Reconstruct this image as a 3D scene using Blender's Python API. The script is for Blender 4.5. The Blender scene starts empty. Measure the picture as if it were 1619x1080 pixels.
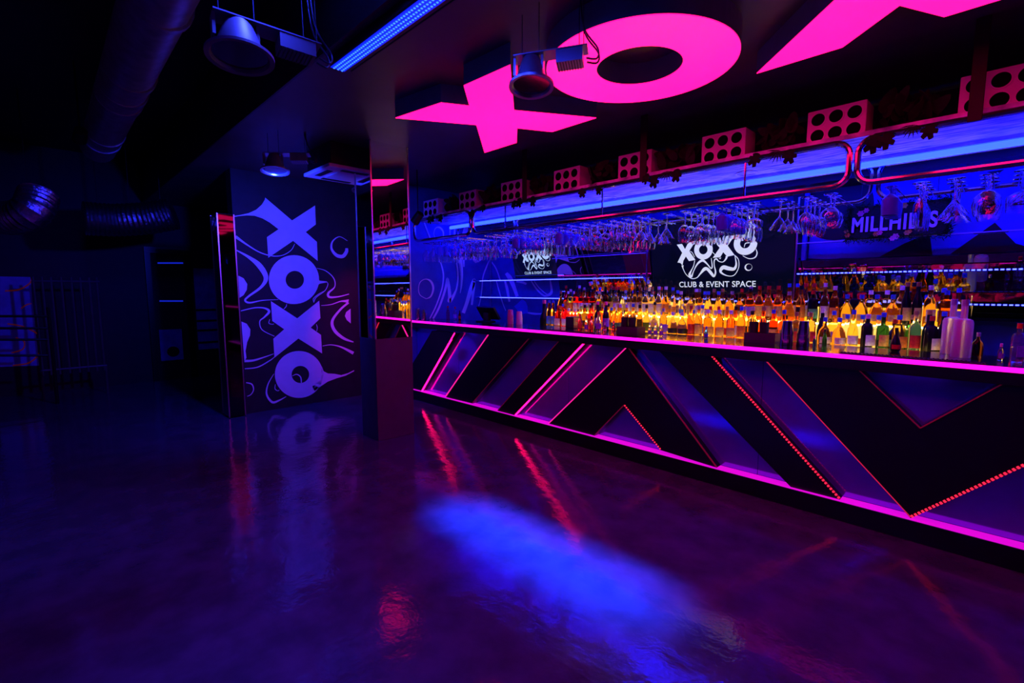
import bpy, bmesh, math, random
from mathutils import Vector, Matrix

random.seed(7)
S = bpy.context.scene
COL = S.collection
R = math.radians

# ---------------------------------------------------------------- camera
FW, FH, FPX = 1619, 1080, 760.0
PITCH, YAW, EYE = R(6.04), R(-45.4), 1.53
cam_d = bpy.data.cameras.new('camera')
cam = bpy.data.objects.new('camera', cam_d)
COL.objects.link(cam)
cam.location = (0, 0, EYE)
cam.rotation_euler = (R(90) - PITCH, 0, -YAW)
cam_d.sensor_fit = 'HORIZONTAL'
cam_d.sensor_width = 36
cam_d.lens = 36 * FPX / FW
cam_d.clip_start = 0.02
S.camera = cam

# ---------------------------------------------------------------- world, exposure
W = bpy.data.worlds.new('club_night')
S.world = W
W.use_nodes = True
W.node_tree.nodes['Background'].inputs[0].default_value = (0.02, 0.004, 0.12, 1)
W.node_tree.nodes['Background'].inputs[1].default_value = 0.02
S.view_settings.view_transform = 'Standard'
S.view_settings.look = 'None'
S.view_settings.exposure = 0.0
S.view_settings.gamma = 1.0
S.view_settings.use_curve_mapping = False


def lamp(name, kind, loc, target, energy, color, size=0.1, size_y=None, spread=None, cone=None, blend=0.6):
    d = bpy.data.lights.new(name, kind)
    d.energy = energy
    d.color = color
    if kind == 'AREA':
        d.shape = 'RECTANGLE'
        d.size = size
        d.size_y = size_y or size
        if spread:
            d.spread = R(spread)
    else:
        d.shadow_soft_size = size
        if kind == 'SPOT':
            d.spot_size = R(cone or 60)
            d.spot_blend = blend
    o = bpy.data.objects.new(name, d)
    COL.objects.link(o)
    o.location = loc
    dirv = (Vector(target) - Vector(loc)).normalized()
    if kind == 'AREA':                      # long side stays along the bar
        zx = -dirv
        xx = (Vector((1, 0, 0)) - zx * zx.x).normalized()
        yx = zx.cross(xx)
        o.rotation_euler = Matrix((xx, yx, zx)).transposed().to_euler()
    else:
        o.rotation_euler = dirv.to_track_quat('-Z', 'Y').to_euler()
    return o


# fill lamps added to light the mural, the floor and the wall across
PINK = (1.0, 0.005, 0.20)
lamp('added_mural_fill', 'SPOT', (-4.55, 1.62, 2.50), (-6.5, 2.35, 1.45), 230, (0.012, 0.028, 1.0), 0.06, cone=135, blend=0.85)
lamp('added_mural_fill_pink', 'SPOT', (-5.1, 3.35, 2.35), (-6.5, 3.35, 1.1), 45, (1.0, 0.008, 0.55), 0.06, cone=50, blend=0.8)
lamp('added_floor_fill', 'SPOT', (-1.0, -1.2, 3.3), (-1.3, 1.7, 0), 110, (0.06, 0.004, 1.0), 0.25, cone=100, blend=1.0)
lamp('added_front_wall_fill', 'SPOT', (-2.2, 0.9, 3.3), (-2.2, -2.0, 1.0), 420, (0.03, 0.05, 1.0), 0.15, cone=130, blend=0.8)

# ---------------------------------------------------------------- pixel -> place
_fw = Vector((math.sin(YAW) * math.cos(PITCH), math.cos(YAW) * math.cos(PITCH), -math.sin(PITCH)))
_rt = Vector((math.cos(YAW), -math.sin(YAW), 0))
_up = _rt.cross(_fw)
_C = Vector((0, 0, EYE))


def ray(x, y):
    return _fw + _rt * ((x - FW / 2) / FPX) - _up * ((y - FH / 2) / FPX)


def onz(x, y, z):
    d = ray(x, y); return _C + d * ((z - EYE) / d.z)


def ony(x, y, Y):
    d = ray(x, y); return _C + d * (Y / d.y)


def onx(x, y, X):
    d = ray(x, y); return _C + d * (X / d.x)


# ---------------------------------------------------------------- materials
MATS = {}


def mat(name, col, rough=0.5, metal=0.0, emit=None, estr=1.0, trans=0.0, ior=1.45, noise=0.0, nscale=8.0,
        bump=0.0, bscale=30.0, spec=0.5, coat=0.0, col2=None, alpha=1.0):
    if name in MATS:
        return MATS[name]
    m = bpy.data.materials.new(name)
    m.use_nodes = True
    nt = m.node_tree
    b = nt.nodes['Principled BSDF']
    b.inputs['Base Color'].default_value = (*col, 1)
    b.inputs['Roughness'].default_value = rough
    b.inputs['Metallic'].default_value = metal
    b.inputs['Transmission Weight'].default_value = trans
    b.inputs['IOR'].default_value = ior
    b.inputs['Specular IOR Level'].default_value = spec
    b.inputs['Coat Weight'].default_value = coat
    b.inputs['Coat Roughness'].default_value = 0.05
    if emit:
        b.inputs['Emission Color'].default_value = (*emit, 1)
        b.inputs['Emission Strength'].default_value = estr
    tc = nt.nodes.new('ShaderNodeTexCoord')
    if noise or col2:
        n = nt.nodes.new('ShaderNodeTexNoise')
        n.inputs['Scale'].default_value = nscale
        n.inputs['Detail'].default_value = 5
        nt.links.new(tc.outputs['Object'], n.inputs['Vector'])
        mx = nt.nodes.new('ShaderNodeMix')
        mx.data_type = 'RGBA'
        c2 = col2 or tuple(max(0, c * (1 - noise)) for c in col)
        mx.inputs[6].default_value = (*col, 1)
        mx.inputs[7].default_value = (*c2, 1)
        rp = nt.nodes.new('ShaderNodeValToRGB')
        rp.color_ramp.elements[0].position = 0.38
        rp.color_ramp.elements[1].position = 0.66
        nt.links.new(n.outputs['Fac'], rp.inputs['Fac'])
        nt.links.new(rp.outputs['Color'], mx.inputs[0])
        nt.links.new(mx.outputs[2], b.inputs['Base Color'])
    if bump:
        n2 = nt.nodes.new('ShaderNodeTexNoise')
        n2.inputs['Scale'].default_value = bscale
        n2.inputs['Detail'].default_value = 4
        nt.links.new(tc.outputs['Object'], n2.inputs['Vector'])
        bp = nt.nodes.new('ShaderNodeBump')
        bp.inputs['Strength'].default_value = bump
        bp.inputs['Distance'].default_value = 0.02
        nt.links.new(n2.outputs['Fac'], bp.inputs['Height'])
        nt.links.new(bp.outputs['Normal'], b.inputs['Normal'])
    MATS[name] = m
    return m


def floor_mat():
    m = mat('epoxy_floor', (0.16, 0.13, 0.17), rough=0.2, spec=1.0)
    nt = m.node_tree
    b = nt.nodes['Principled BSDF']
    tc = nt.nodes['Texture Coordinate']
    n1 = nt.nodes.new('ShaderNodeTexNoise'); n1.inputs['Scale'].default_value = 1.1; n1.inputs['Detail'].default_value = 6
    n2 = nt.nodes.new('ShaderNodeTexNoise'); n2.inputs['Scale'].default_value = 60; n2.inputs['Detail'].default_value = 3
    n3 = nt.nodes.new('ShaderNodeTexNoise'); n3.inputs['Scale'].default_value = 5.5; n3.inputs['Detail'].default_value = 4
    for n in (n1, n2, n3):
        nt.links.new(tc.outputs['Object'], n.inputs['Vector'])
    mr = nt.nodes.new('ShaderNodeMapRange')
    mr.inputs[1].default_value = 0.35; mr.inputs[2].default_value = 0.7
    mr.inputs[3].default_value = 0.06; mr.inputs[4].default_value = 0.15
    nt.links.new(n1.outputs['Fac'], mr.inputs[0])
    nt.links.new(mr.outputs[0], b.inputs['Roughness'])
    rp = nt.nodes.new('ShaderNodeValToRGB')
    rp.color_ramp.elements[0].color = (0.045, 0.05, 0.09, 1)
    rp.color_ramp.elements[1].color = (0.075, 0.08, 0.14, 1)
    rp.color_ramp.elements[0].position = 0.35
    rp.color_ramp.elements[1].position = 0.7
    nt.links.new(n3.outputs['Fac'], rp.inputs['Fac'])
    nt.links.new(rp.outputs['Color'], b.inputs['Base Color'])
    ad = nt.nodes.new('ShaderNodeMath'); ad.operation = 'MULTIPLY_ADD'
    ad.inputs[1].default_value = 0.12
    nt.links.new(n2.outputs['Fac'], ad.inputs[0])
    nt.links.new(n3.outputs['Fac'], ad.inputs[2])
    bp = nt.nodes.new('ShaderNodeBump')
    bp.inputs['Strength'].default_value = 0.13
    bp.inputs['Distance'].default_value = 0.03
    nt.links.new(ad.outputs[0], bp.inputs['Height'])
    nt.links.new(bp.outputs['Normal'], b.inputs['Normal'])
    return m


M_floor = floor_mat()
M_black = mat('black_paint', (0.012, 0.011, 0.014), 0.45, noise=0.3)
M_ceil = mat('black_ceiling_paint', (0.07, 0.06, 0.08), 0.42, noise=0.3, nscale=3)
M_dark = mat('dark_wall_paint', (0.018, 0.016, 0.022), 0.6, noise=0.3)
M_satin = mat('satin_black_lacquer', (0.006, 0.005, 0.008), 0.35, noise=0.2)
M_mirror = mat('mirror_silver', (0.86, 0.88, 0.90), 0.015, 1.0)
M_smirror = mat('smoked_mirror', (0.07, 0.07, 0.09), 0.03, 1.0)
M_barmirror = mat('tinted_bar_mirror', (0.30, 0.31, 0.37), 0.015, 1.0)
M_chrome = mat('polished_tube', (0.55, 0.55, 0.58), 0.12, 1.0)
M_steel = mat('brushed_steel', (0.5, 0.5, 0.52), 0.28, 1.0)
M_galv = mat('galvanised_duct', (0.5, 0.5, 0.54), 0.38, 0.8, noise=0.3, nscale=14)
M_foil = mat('duct_foil', (0.32, 0.32, 0.36), 0.35, 1.0, bump=0.6, bscale=22)
M_plum = mat('plum_plinth_paint', (0.10, 0.06, 0.11), 0.55, noise=0.15)
M_print = mat('mural_print_white', (0.86, 0.88, 0.95), 0.55, noise=0.05)
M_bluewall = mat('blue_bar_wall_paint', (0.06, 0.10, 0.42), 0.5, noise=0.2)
M_pink_face = mat('pink_acrylic_lightbox', (0.6, 0.02, 0.3), 0.3, emit=(1.0, 0.0025, 0.092), estr=5.4)
M_can = mat('letter_can_side', (0.10, 0.26, 0.30), 0.35, noise=0.2)
M_counter = mat('black_counter_top', (0.012, 0.008, 0.014), 0.15, coat=0.4, noise=0.2)
M_bar_edge = mat('magenta_led_edge', (0.4, 0.02, 0.4), 0.4, emit=(0.62, 0.003, 0.33), estr=3.0)
M_kick = mat('violet_kick_ledge_glow', (0.4, 0.02, 0.4), 0.4, emit=(0.75, 0.003, 0.70), estr=0.9)
M_led_pink = mat('pink_led', (0.4, 0.02, 0.2), 0.4, emit=(1.0, 0.003, 0.11), estr=8.0)
M_led_pink2 = mat('soft_pink_led', (0.4, 0.02, 0.2), 0.4, emit=(1.0, 0.012, 0.30), estr=1.3)
M_led_red = mat('red_led', (0.4, 0.02, 0.05), 0.4, emit=(1.0, 0.018, 0.06), estr=1.4)
M_led_dim = mat('dim_red_led', (0.4, 0.02, 0.05), 0.4, emit=(1.0, 0.012, 0.16), estr=0.035)
M_led_thin = mat('thin_red_led', (0.3, 0.02, 0.05), 0.4, emit=(1.0, 0.02, 0.10), estr=0.5)
M_led_blue = mat('blue_led', (0.1, 0.1, 0.4), 0.4, emit=(0.022, 0.030, 1.0), estr=18.0)
M_led_bar = mat('blue_led_lens', (0.1, 0.2, 0.4), 0.4, emit=(0.02, 0.10, 1.0), estr=4.0)
M_led_tube = mat('blue_tube', (0.1, 0.1, 0.4), 0.4, emit=(0.0013, 0.0042, 1.0), estr=56.0)
M_led_warm = mat('warm_led', (0.5, 0.4, 0.1), 0.4, emit=(1.0, 0.74, 0.24), estr=15.0)
M_riser = mat('backlit_amber_acrylic', (0.6, 0.4, 0.1), 0.5, emit=(1.0, 0.55, 0.08), estr=1.5, col2=(0.5, 0.3, 0.05), nscale=5)
M_clear = mat('clear_glass', (0.95, 0.97, 1.0), 0.02, trans=1.0, ior=1.52)
M_shelf_glass = mat('shelf_glass', (0.8, 0.92, 0.95), 0.03, trans=1.0, ior=1.3)
M_blueglass = mat('cobalt_frosted_glass', (0.05, 0.12, 0.9), 0.25, spec=0.6)
M_board = mat('pale_grained_board', (0.85, 0.86, 0.82), 0.45, col2=(0.10, 0.14, 0.20), nscale=6)
_nt = M_board.node_tree
for _n in _nt.nodes:
    if _n.type == 'TEX_NOISE':
        _mp = _nt.nodes.new('ShaderNodeMapping')
        _mp.inputs['Scale'].default_value = (1.0, 5.0, 1.0)
        _nt.links.new(_nt.nodes['Texture Coordinate'].outputs['Object'], _mp.inputs['Vector'])
        _nt.links.new(_mp.outputs['Vector'], _n.inputs['Vector'])
M_spk = mat('pale_box_paint', (0.92, 0.55, 0.90), 0.45, noise=0.08)
M_post = mat('dark_post_paint', (0.02, 0.012, 0.016), 0.5, noise=0.2, spec=0.2)
M_cone = mat('black_cone', (0.003, 0.003, 0.004), 0.7, noise=0.2, spec=0.08)
M_leaf = mat('leaf_green', (0.003, 0.10, 0.010), 0.5, noise=0.4, nscale=20, spec=0.12)
M_leaf2 = mat('leaf_dark', (0.035, 0.06, 0.03), 0.5, noise=0.4, nscale=20, spec=0.15)
M_panel = mat('violet_mirror_panel', (0.26, 0.06, 0.80), 0.10, 0.65, noise=0.1)
M_rubber = mat('black_rubber', (0.012, 0.012, 0.014), 0.6, bump=0.3, bscale=200)
M_screen = mat('screen_glass', (0.004, 0.006, 0.010), 0.08, coat=0.3, emit=(0.002, 0.006, 0.012), estr=0.25)
M_logo = mat('screen_logo', (0.3, 0.3, 0.3), 0.4, emit=(0.60, 0.66, 0.58), estr=0.95)
M_logo_dim = mat('screen_logo_far', (0.3, 0.3, 0.3), 0.4, emit=(0.42, 0.58, 0.66), estr=0.95)
M_tvframe = mat('tv_bezel', (0.01, 0.01, 0.012), 0.3)
M_white = mat('white_plastic', (0.75, 0.75, 0.76), 0.35, noise=0.05)
M_acgrey = mat('pale_unit_casing', (0.85, 0.85, 0.88), 0.45, noise=0.08)
M_wire = mat('black_cable', (0.015, 0.02, 0.05), 0.4)
M_lampblue = mat('zinc_lamp_body', (0.42, 0.47, 0.52), 0.3, 0.85, noise=0.2)
M_lampdark = mat('dull_lamp_body', (0.10, 0.08, 0.12), 0.5, 0.3, noise=0.2)
M_lens = mat('lamp_glass', (0.02, 0.02, 0.03), 0.08, coat=0.5)
M_edge_pale = mat('pale_glass_edge', (0.45, 0.55, 0.8), 0.3, noise=0.05)
M_signtext = mat('sign_letter_paint', (0.75, 0.72, 0.85), 0.5, noise=0.05)
M_steel_dim = mat('dull_steel', (0.12, 0.12, 0.14), 0.5, 0.6, noise=0.2)
M_orange_glow = mat('orange_paint_glow', (0.75, 0.10, 0.02), 0.5, emit=(1.0, 0.08, 0.01), estr=0.03)  # orange paint with a faint glow put in to keep it visible
M_blue_print_refl = mat('blue_print_and_reflection', (0.10, 0.16, 0.85), 0.45, noise=0.06)
M_dark_print_refl = mat('black_print_and_reflection', (0.006, 0.006, 0.012), 0.4, noise=0.2)

# ---------------------------------------------------------------- object helpers


def link(o, parent=None, off=None):
    COL.objects.link(o)
    if parent is not None:
        o.parent = parent
        if off is not None:
            o.matrix_parent_inverse = Matrix.Translation(-Vector(off))
    return o


def mesh_of(bm, name, material, smooth=False):
    bmesh.ops.recalc_face_normals(bm, faces=bm.faces)
    me = bpy.data.meshes.new(name)
    bm.to_mesh(me)
    bm.free()
    if material:
        me.materials.append(material)
    if smooth:
        for p in me.polygons:
            p.use_smooth = True
        me.set_sharp_from_angle(angle=R(35))
    return me


def obj(name, bm, material, parent=None, world=True, smooth=False, label=None, kind=None):
    me = bm if isinstance(bm, bpy.types.Mesh) else mesh_of(bm, name, material, smooth)
    o = bpy.data.objects.new(name, me)
    off = None
    if parent is not None and world:
        off = root_loc(parent)
    link(o, parent, off)
    if label:
        o['label'] = label
    if kind:
        o['kind'] = kind
    return o


def root_loc(p):
    v = Vector((0, 0, 0))
    while p is not None:
        if p.type == 'EMPTY':
            v = v + p.location
        p = p.parent
    return v


def sub(name, bm, material, parent, smooth=False, label=None, kind=None):
    """a sub-part whose parent is itself a mesh placed in world coordinates"""
    me = bm if isinstance(bm, bpy.types.Mesh) else mesh_of(bm, name, material, smooth)
    o = bpy.data.objects.new(name, me)
    COL.objects.link(o)
    o.parent = parent
    if label:
        o['label'] = label
    if kind:
        o['kind'] = kind
    return o


def tag(o, label, cat, group=None):
    o['label'] = label
    o['category'] = cat
    if group:
        o['group'] = group
    return o


def thing(name, label, cat, loc=(0, 0, 0), group=None):
    o = bpy.data.objects.new(name, None)
    o.empty_display_size = 0.05
    COL.objects.link(o)
    o.location = loc
    return tag(o, label, cat, group)


def copy_tree(o, parent=None):
    c = o.copy()
    COL.objects.link(c)
    if parent is not None:
        c.parent = parent
    for ch in list(o.children):
        copy_tree(ch, c)
    return c


def struct(name, bm, material, label=None, smooth=False):
    o = obj(name, bm, material, smooth=smooth)
    o['kind'] = 'structure'
    if label:
        o['label'] = label
    return o


def B():
    return bmesh.new()


def box(bm, x0, x1, y0, y1, z0, z1):
    v = [bm.verts.new((x, y, z)) for x in (x0, x1) for y in (y0, y1) for z in (z0, z1)]
    for f in ((0, 1, 3, 2), (4, 6, 7, 5), (0, 4, 5, 1), (2, 3, 7, 6), (0, 2, 6, 4), (1, 5, 7, 3)):
        bm.faces.new([v[i] for i in f])
    return bm


def bbox(bm, x0, x1, y0, y1, z0, z1, bev=0.006, seg=2):
    t = bmesh.new()
    box(t, x0, x1, y0, y1, z0, z1)
    bmesh.ops.recalc_face_normals(t, faces=t.faces)
    bmesh.ops.bevel(t, geom=list(t.edges), offset=bev, segments=seg, profile=0.5, affect='EDGES')
    me = bpy.data.meshes.new('tmp')
    t.to_mesh(me); t.free()
    bm.from_mesh(me)
    bpy.data.meshes.remove(me)
    return bm


def frame_of(d):
    d = d.normalized()
    a = Vector((0, 0, 1)) if abs(d.z) < 0.9 else Vector((1, 0, 0))
    s = d.cross(a).normalized()
    return s, s.cross(d).normalized()


def tube(bm, pts, r, n=8, closed=False, cap=True):
    pts = [Vector(p) for p in pts]
    N = len(pts)
    rs = r if isinstance(r, (list, tuple)) else [r] * N
    rings = []
    s0 = None
    for i, p in enumerate(pts):
        if closed:
            d = pts[(i + 1) % N] - pts[i - 1]
        else:
            d = pts[min(i + 1, N - 1)] - pts[max(i - 1, 0)]
        d.normalize()
        if s0 is None:
            s, u = frame_of(d)
        else:
            s = (s0 - d * s0.dot(d)).normalized()
            u = s.cross(d).normalized()
        s0 = s
        rings.append([bm.verts.new(p + (s * math.cos(2 * math.pi * k / n) + u * math.sin(2 * math.pi * k / n)) * rs[i])
                      for k in range(n)])
    for i in range(N if closed else N - 1):
        a, b = rings[i], rings[(i + 1) % N]
        for k in range(n):
            bm.faces.new((a[k], a[(k + 1) % n], b[(k + 1) % n], b[k]))
    if cap and not closed:
        bm.faces.new(rings[0]); bm.faces.new(list(reversed(rings[-1])))
    return bm


def lathe(bm, prof, n=16, c=(0, 0, 0), sq=0.0, cap0=True, cap1=True):
    """prof: (r, z) list around the z axis; sq squares the section"""
    c = Vector(c)
    rings = []
    for r, z in prof:
        ring = []
        for k in range(n):
            a = 2 * math.pi * (k + 0.5) / n
            ca, sa = math.cos(a), math.sin(a)
            f = 1.0
            if sq:
                m = max(abs(ca), abs(sa))
                f = 1 + sq * (0.86 / m - 1)
            ring.append(bm.verts.new(c + Vector((r * f * ca, r * f * sa, z))))
        rings.append(ring)
    for a, b in zip(rings, rings[1:]):
        for k in range(n):
            bm.faces.new((a[k], a[(k + 1) % n], b[(k + 1) % n], b[k]))
    if cap0:
        bm.faces.new(list(reversed(rings[0])))
    if cap1:
        bm.faces.new(rings[-1])
    return bm


def prism(bm, poly, ext):
    """poly: 3-D outline, ext: thickness vector"""
    ext = Vector(ext)
    a = [bm.verts.new(Vector(p)) for p in poly]
    b = [bm.verts.new(Vector(p) + ext) for p in poly]
    n = len(a)
    bm.faces.new(a); bm.faces.new(list(reversed(b)))
    for i in range(n):
        bm.faces.new((a[i], b[i], b[(i + 1) % n], a[(i + 1) % n]))
    return bm


def ring_prism(bm, outer, inner, ext):
    ext = Vector(ext)
    n = len(outer)
    A = [bm.verts.new(Vector(p)) for p in outer]
    Bv = [bm.verts.new(Vector(p)) for p in inner]
    C = [bm.verts.new(Vector(p) + ext) for p in outer]
    D = [bm.verts.new(Vector(p) + ext) for p in inner]
    for i in range(n):
        j = (i + 1) % n
        bm.faces.new((A[i], A[j], Bv[j], Bv[i]))
        bm.faces.new((C[i], D[i], D[j], C[j]))
        bm.faces.new((A[i], C[i], C[j], A[j]))
        bm.faces.new((Bv[i], Bv[j], D[j], D[i]))
    return bm


def crom(pts, per=7):
    """Catmull-Rom through tuples of any length"""
    out = []
    n = len(pts)
    for i in range(n - 1):
        p0, p1, p2, p3 = pts[max(i - 1, 0)], pts[i], pts[i + 1], pts[min(i + 2, n - 1)]
        for k in range(per):
            t = k / per
            out.append(tuple(0.5 * (2 * b + (c - a) * t + (2 * a - 5 * b + 4 * c - d) * t * t + (3 * b - a - 3 * c + d) * t ** 3)
                             for a, b, c, d in zip(p0, p1, p2, p3)))
    out.append(tuple(pts[-1]))
    return out


def ribbon(bm, pts, place, ext, per=7, wmin=0.15):
    """pts: (x, y, width) in a flat frame, place maps (x, y) to 3-D"""
    ext = Vector(ext)
    q = crom(pts, per)
    L, Rr = [], []
    for i, (x, y, w) in enumerate(q):
        a, b = q[max(i - 1, 0)], q[min(i + 1, len(q) - 1)]
        dx, dy = b[0] - a[0], b[1] - a[1]
        l = math.hypot(dx, dy) or 1
        nx, ny = -dy / l * max(w, wmin) / 2, dx / l * max(w, wmin) / 2
        L.append(place(x + nx, y + ny)); Rr.append(place(x - nx, y - ny))
    lo = [bm.verts.new(p) for p in L]; ro = [bm.verts.new(p) for p in Rr]
    lo2 = [bm.verts.new(Vector(p) + ext) for p in L]; ro2 = [bm.verts.new(Vector(p) + ext) for p in Rr]
    n = len(lo)
    for i in range(n - 1):
        bm.faces.new((lo[i], lo[i + 1], ro[i + 1], ro[i]))
        bm.faces.new((lo2[i], ro2[i], ro2[i + 1], lo2[i + 1]))
        bm.faces.new((lo[i], lo2[i], lo2[i + 1], lo[i + 1]))
        bm.faces.new((ro[i], ro[i + 1], ro2[i + 1], ro2[i]))
    bm.faces.new((lo[0], ro[0], ro2[0], lo2[0])); bm.faces.new((lo[-1], lo2[-1], ro2[-1], ro[-1]))
    return bm


def ell(cx, cy, rx, ry, n=40, rot=0.0):
    c, s = math.cos(rot), math.sin(rot)
    return [(cx + rx * math.cos(2 * math.pi * k / n) * c - ry * math.sin(2 * math.pi * k / n) * s,
             cy + rx * math.cos(2 * math.pi * k / n) * s + ry * math.sin(2 * math.pi * k / n) * c) for k in range(n)]


def text_bm(body, size, offset=0.0, extrude=0.002, sx=1.0, spacing=1.0):
    """built-in font turned into a mesh, centred, in the xz plane facing -y"""
    cu = bpy.data.curves.new('tmp_text', 'FONT')
    cu.body = body
    cu.size = size
    cu.offset = offset
    cu.extrude = extrude
    cu.space_character = spacing
    cu.align_x = 'CENTER'
    o = bpy.data.objects.new('tmp_text', cu)
    COL.objects.link(o)
    dg = bpy.context.evaluated_depsgraph_get()
    me = bpy.data.meshes.new_from_object(o.evaluated_get(dg))
    bm = bmesh.new()
    bm.from_mesh(me)
    bpy.data.objects.remove(o); bpy.data.curves.remove(cu); bpy.data.meshes.remove(me)
    for v in bm.verts:
        v.co = Vector((v.co.x * sx, -v.co.z, v.co.y))
    return bm


# ================================================================ STRUCTURE
ZC = 2.97                      # soffit over the bar
ZL = 2.84                      # face of the ceiling letters
BY = 3.71                      # bar front
BT = 1.117                     # bar top

struct('floor', box(B(), -12, 3.0, -2.1, 5.6, -0.1, 0.0), M_floor, 'dark glossy epoxy floor with a worn shine')
struct('ceiling', box(B(), -12, 3.0, 1.36, 5.6, ZC, ZC + 0.1), M_ceil, 'black flat soffit over the bar')
struct('ceiling_upper', box(B(), -12, 3.0, -2.1, 1.36, 3.62, 3.72), M_black, 'black high ceiling beside the soffit')
struct('trim_soffit_edge', box(B(), -12, 3.0, 1.345, 1.36, ZC - 0.012, 3.62), M_black, 'black vertical edge of the soffit')
struct('wall_back', box(B(), -6.0, 3.0, 5.27, 5.6, 0, ZC), M_bluewall, 'blue-lit wall behind the bar')
struct('wall_end', box(B(), -6.0, -5.8, 3.5, 5.27, 0, ZC), M_bluewall, 'blue-lit wall at the end of the bar')
struct('trim_bulkhead', box(B(), -5.33, 2.1, 4.80, 5.265, 2.44, ZC), M_black, 'black bulkhead above the back bar')
struct('wall_mural', box(B(), -6.7, -6.5, 1.74, 3.9, 0, ZC), M_dark, 'dark wall carrying a vertical mural')
struct('wall_corridor', box(B(), -12, -6.5, 3.9, 4.1, 0, ZC), M_dark)
struct('wall_far', box(B(), -10.2, -10.0, -2.1, 3.9, 0, 3.62), M_dark, 'black far wall')
struct('wall_front', box(B(), -12, 3.0, -2.3, -2.1, 0, 3.62), M_dark)
struct('wall_near', box(B(), 3.0, 3.2, -2.3, 5.6, 0, 3.62), M_dark)

# ================================================================ CEILING LETTERS
def letter_thing(name, label, poly=None, ring=None):
    src = poly or ring[0]
    cx = sum(p.x for p in src) / len(src); cy = sum(p.y for p in src) / len(src)
    t = thing(name, label, 'sign letter', (cx, cy, ZC), 'pink letters on the soffit')
    f, c = B(), B()

    def grow(ps, k, z):
        return [Vector((cx + (p.x - cx) * k, cy + (p.y - cy) * k, z)) for p in ps]
    if poly:
        prism(c, grow(poly, 1.0, ZL + 0.006), (0, 0, ZC - ZL - 0.006))
        prism(f, grow(poly, 0.997, ZL), (0, 0, 0.005))
    else:
        ring_prism(c, grow(ring[0], 1.0, ZL + 0.006), grow(ring[1], 1.0, ZL + 0.006), (0, 0, ZC - ZL - 0.006))
        ring_prism(f, grow(ring[0], 0.997, ZL), grow(ring[1], 1.003, ZL), (0, 0, 0.005))
    obj('letter_can', c, M_can, t)
    obj('light_face', f, M_pink_face, t, label='glowing pink acrylic face')
    return t


PX_X = [(625, 187), (697, 163), (742, 168), (733, 136), (807, 103), (813, 175), (943, 187), (873, 209), (818, 203),
        (817, 226), (766, 242), (753, 198)]
X1 = [onz(x, y, ZL) for x, y in PX_X]
_mid = sum((p.y for p in X1)) / 12
letter_thing('sign_letter', 'glowing pink letter X on the soffit nearest the mirrored pillar', X1)
OC, OR_, OI = Vector((-1.602, 2.63, ZL)), 0.545, 0.245
ca = [OC + Vector((math.cos(a), math.sin(a), 0)) for a in [2 * math.pi * k / 72 for k in range(72)]]
letter_thing('sign_letter', 'glowing pink round letter O on the soffit above the bar',
             ring=([OC + (p - OC) * OR_ for p in ca], [OC + (p - OC) * OI for p in ca]))
X2 = [p + Vector((2.43, 0.06, 0)) for p in X1]
letter_thing('sign_letter', 'glowing pink letter X on the soffit beyond the letter O', X2)

# ================================================================ BLUE LED BAR ON THE SOFFIT
LX0, LX1, LY = -3.04, -0.75, 1.455
t = thing('led_bar', 'long blue LED batten fixed under the soffit edge', 'light', ((LX0 + LX1) / 2, LY, ZC))
obj('lens_cover', bbox(B(), LX0, LX1, LY - 0.046, LY + 0.046, ZC - 0.058, ZC - 0.055, 0.001, 1), mat('blue_lens_cover', (0.05, 0.1, 0.6), 0.3, emit=(0.0, 0.012, 1.0), estr=1.0), t, label='blue glowing lens cover')
obj('housing', bbox(B(), LX0 - 0.02, LX1 + 0.02, LY - 0.055, LY + 0.055, ZC - 0.055, ZC, 0.008), M_satin, t)
bm = B()
tube(bm, [(LX0 - 0.04, LY + 0.115, ZC - 0.02), (LX1, LY + 0.115, ZC - 0.02)], 0.006, 6)
obj('cable', bm, M_wire, t)
bm = B()
nd = 97
for i in range(nd):
    for j in range(3):
        x = LX0 + (i + 0.5) * (LX1 - LX0) / nd; y = LY + (j - 1) * 0.026
        bbox(bm, x - 0.0055, x + 0.0055, y - 0.006, y + 0.006, ZC - 0.063, ZC - 0.0585, 0.002, 1)
obj('led_lens', bm, M_led_bar, t, kind='stuff', label='rows of bright blue LED lenses')
lamp('led_bar_beam', 'AREA', (-1.84, LY, ZC - 0.075), (-1.84, 2.01, 0), 30, (0.001, 0.05, 1.0), 1.5, 0.06, spread=14)
lamp('led_bar_spill', 'AREA', ((LX0 + LX1) / 2, LY, ZC - 0.075), ((LX0 + LX1) / 2, LY + 0.2, 0), 9, (0.02, 0.03, 1.0),
     1.8, 0.07, spread=170)

# ================================================================ PILLARS
def mirror_pillar(label, x0, x1, y0, y1, zp, glass, edge, zt, plinth_mat):
    t = thing('mirror_pillar', label, 'pillar', ((x0 + x1) / 2, (y0 + y1) / 2, 0))
    if zp > 0.05:
        obj('plinth', bbox(B(), x0, x1, y0, y1, 0, zp, 0.004), plinth_mat, t, label='plum painted lower casing')
    obj('core', box(B(), x0 + 0.02, x1 - 0.02, y0 + 0.02, y1 - 0.02, zp, zt), M_black, t)
    e, g = 0.012, 0.006
    for nm, b in (('mirror_panel', (x1 - 0.02, x1 - g, y0 + e, y1 - e)), ('mirror_panel', (x0 + g, x0 + 0.02, y0 + e, y1 - e)),
                  ('mirror_panel', (x0 + e, x1 - e, y0 + g, y0 + 0.02)), ('mirror_panel', (x0 + e, x1 - e, y1 - 0.02, y1 - g))):
        obj(nm, box(B(), *b, zp + 0.004, zt - 0.004), glass, t)
    for x in (x0, x1 - e):
        for y in (y0, y1 - e):
            obj('corner_trim', box(B(), x, x + e, y, y + e, zp, zt), edge, t, label='polished corner strip')
    return t


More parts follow.
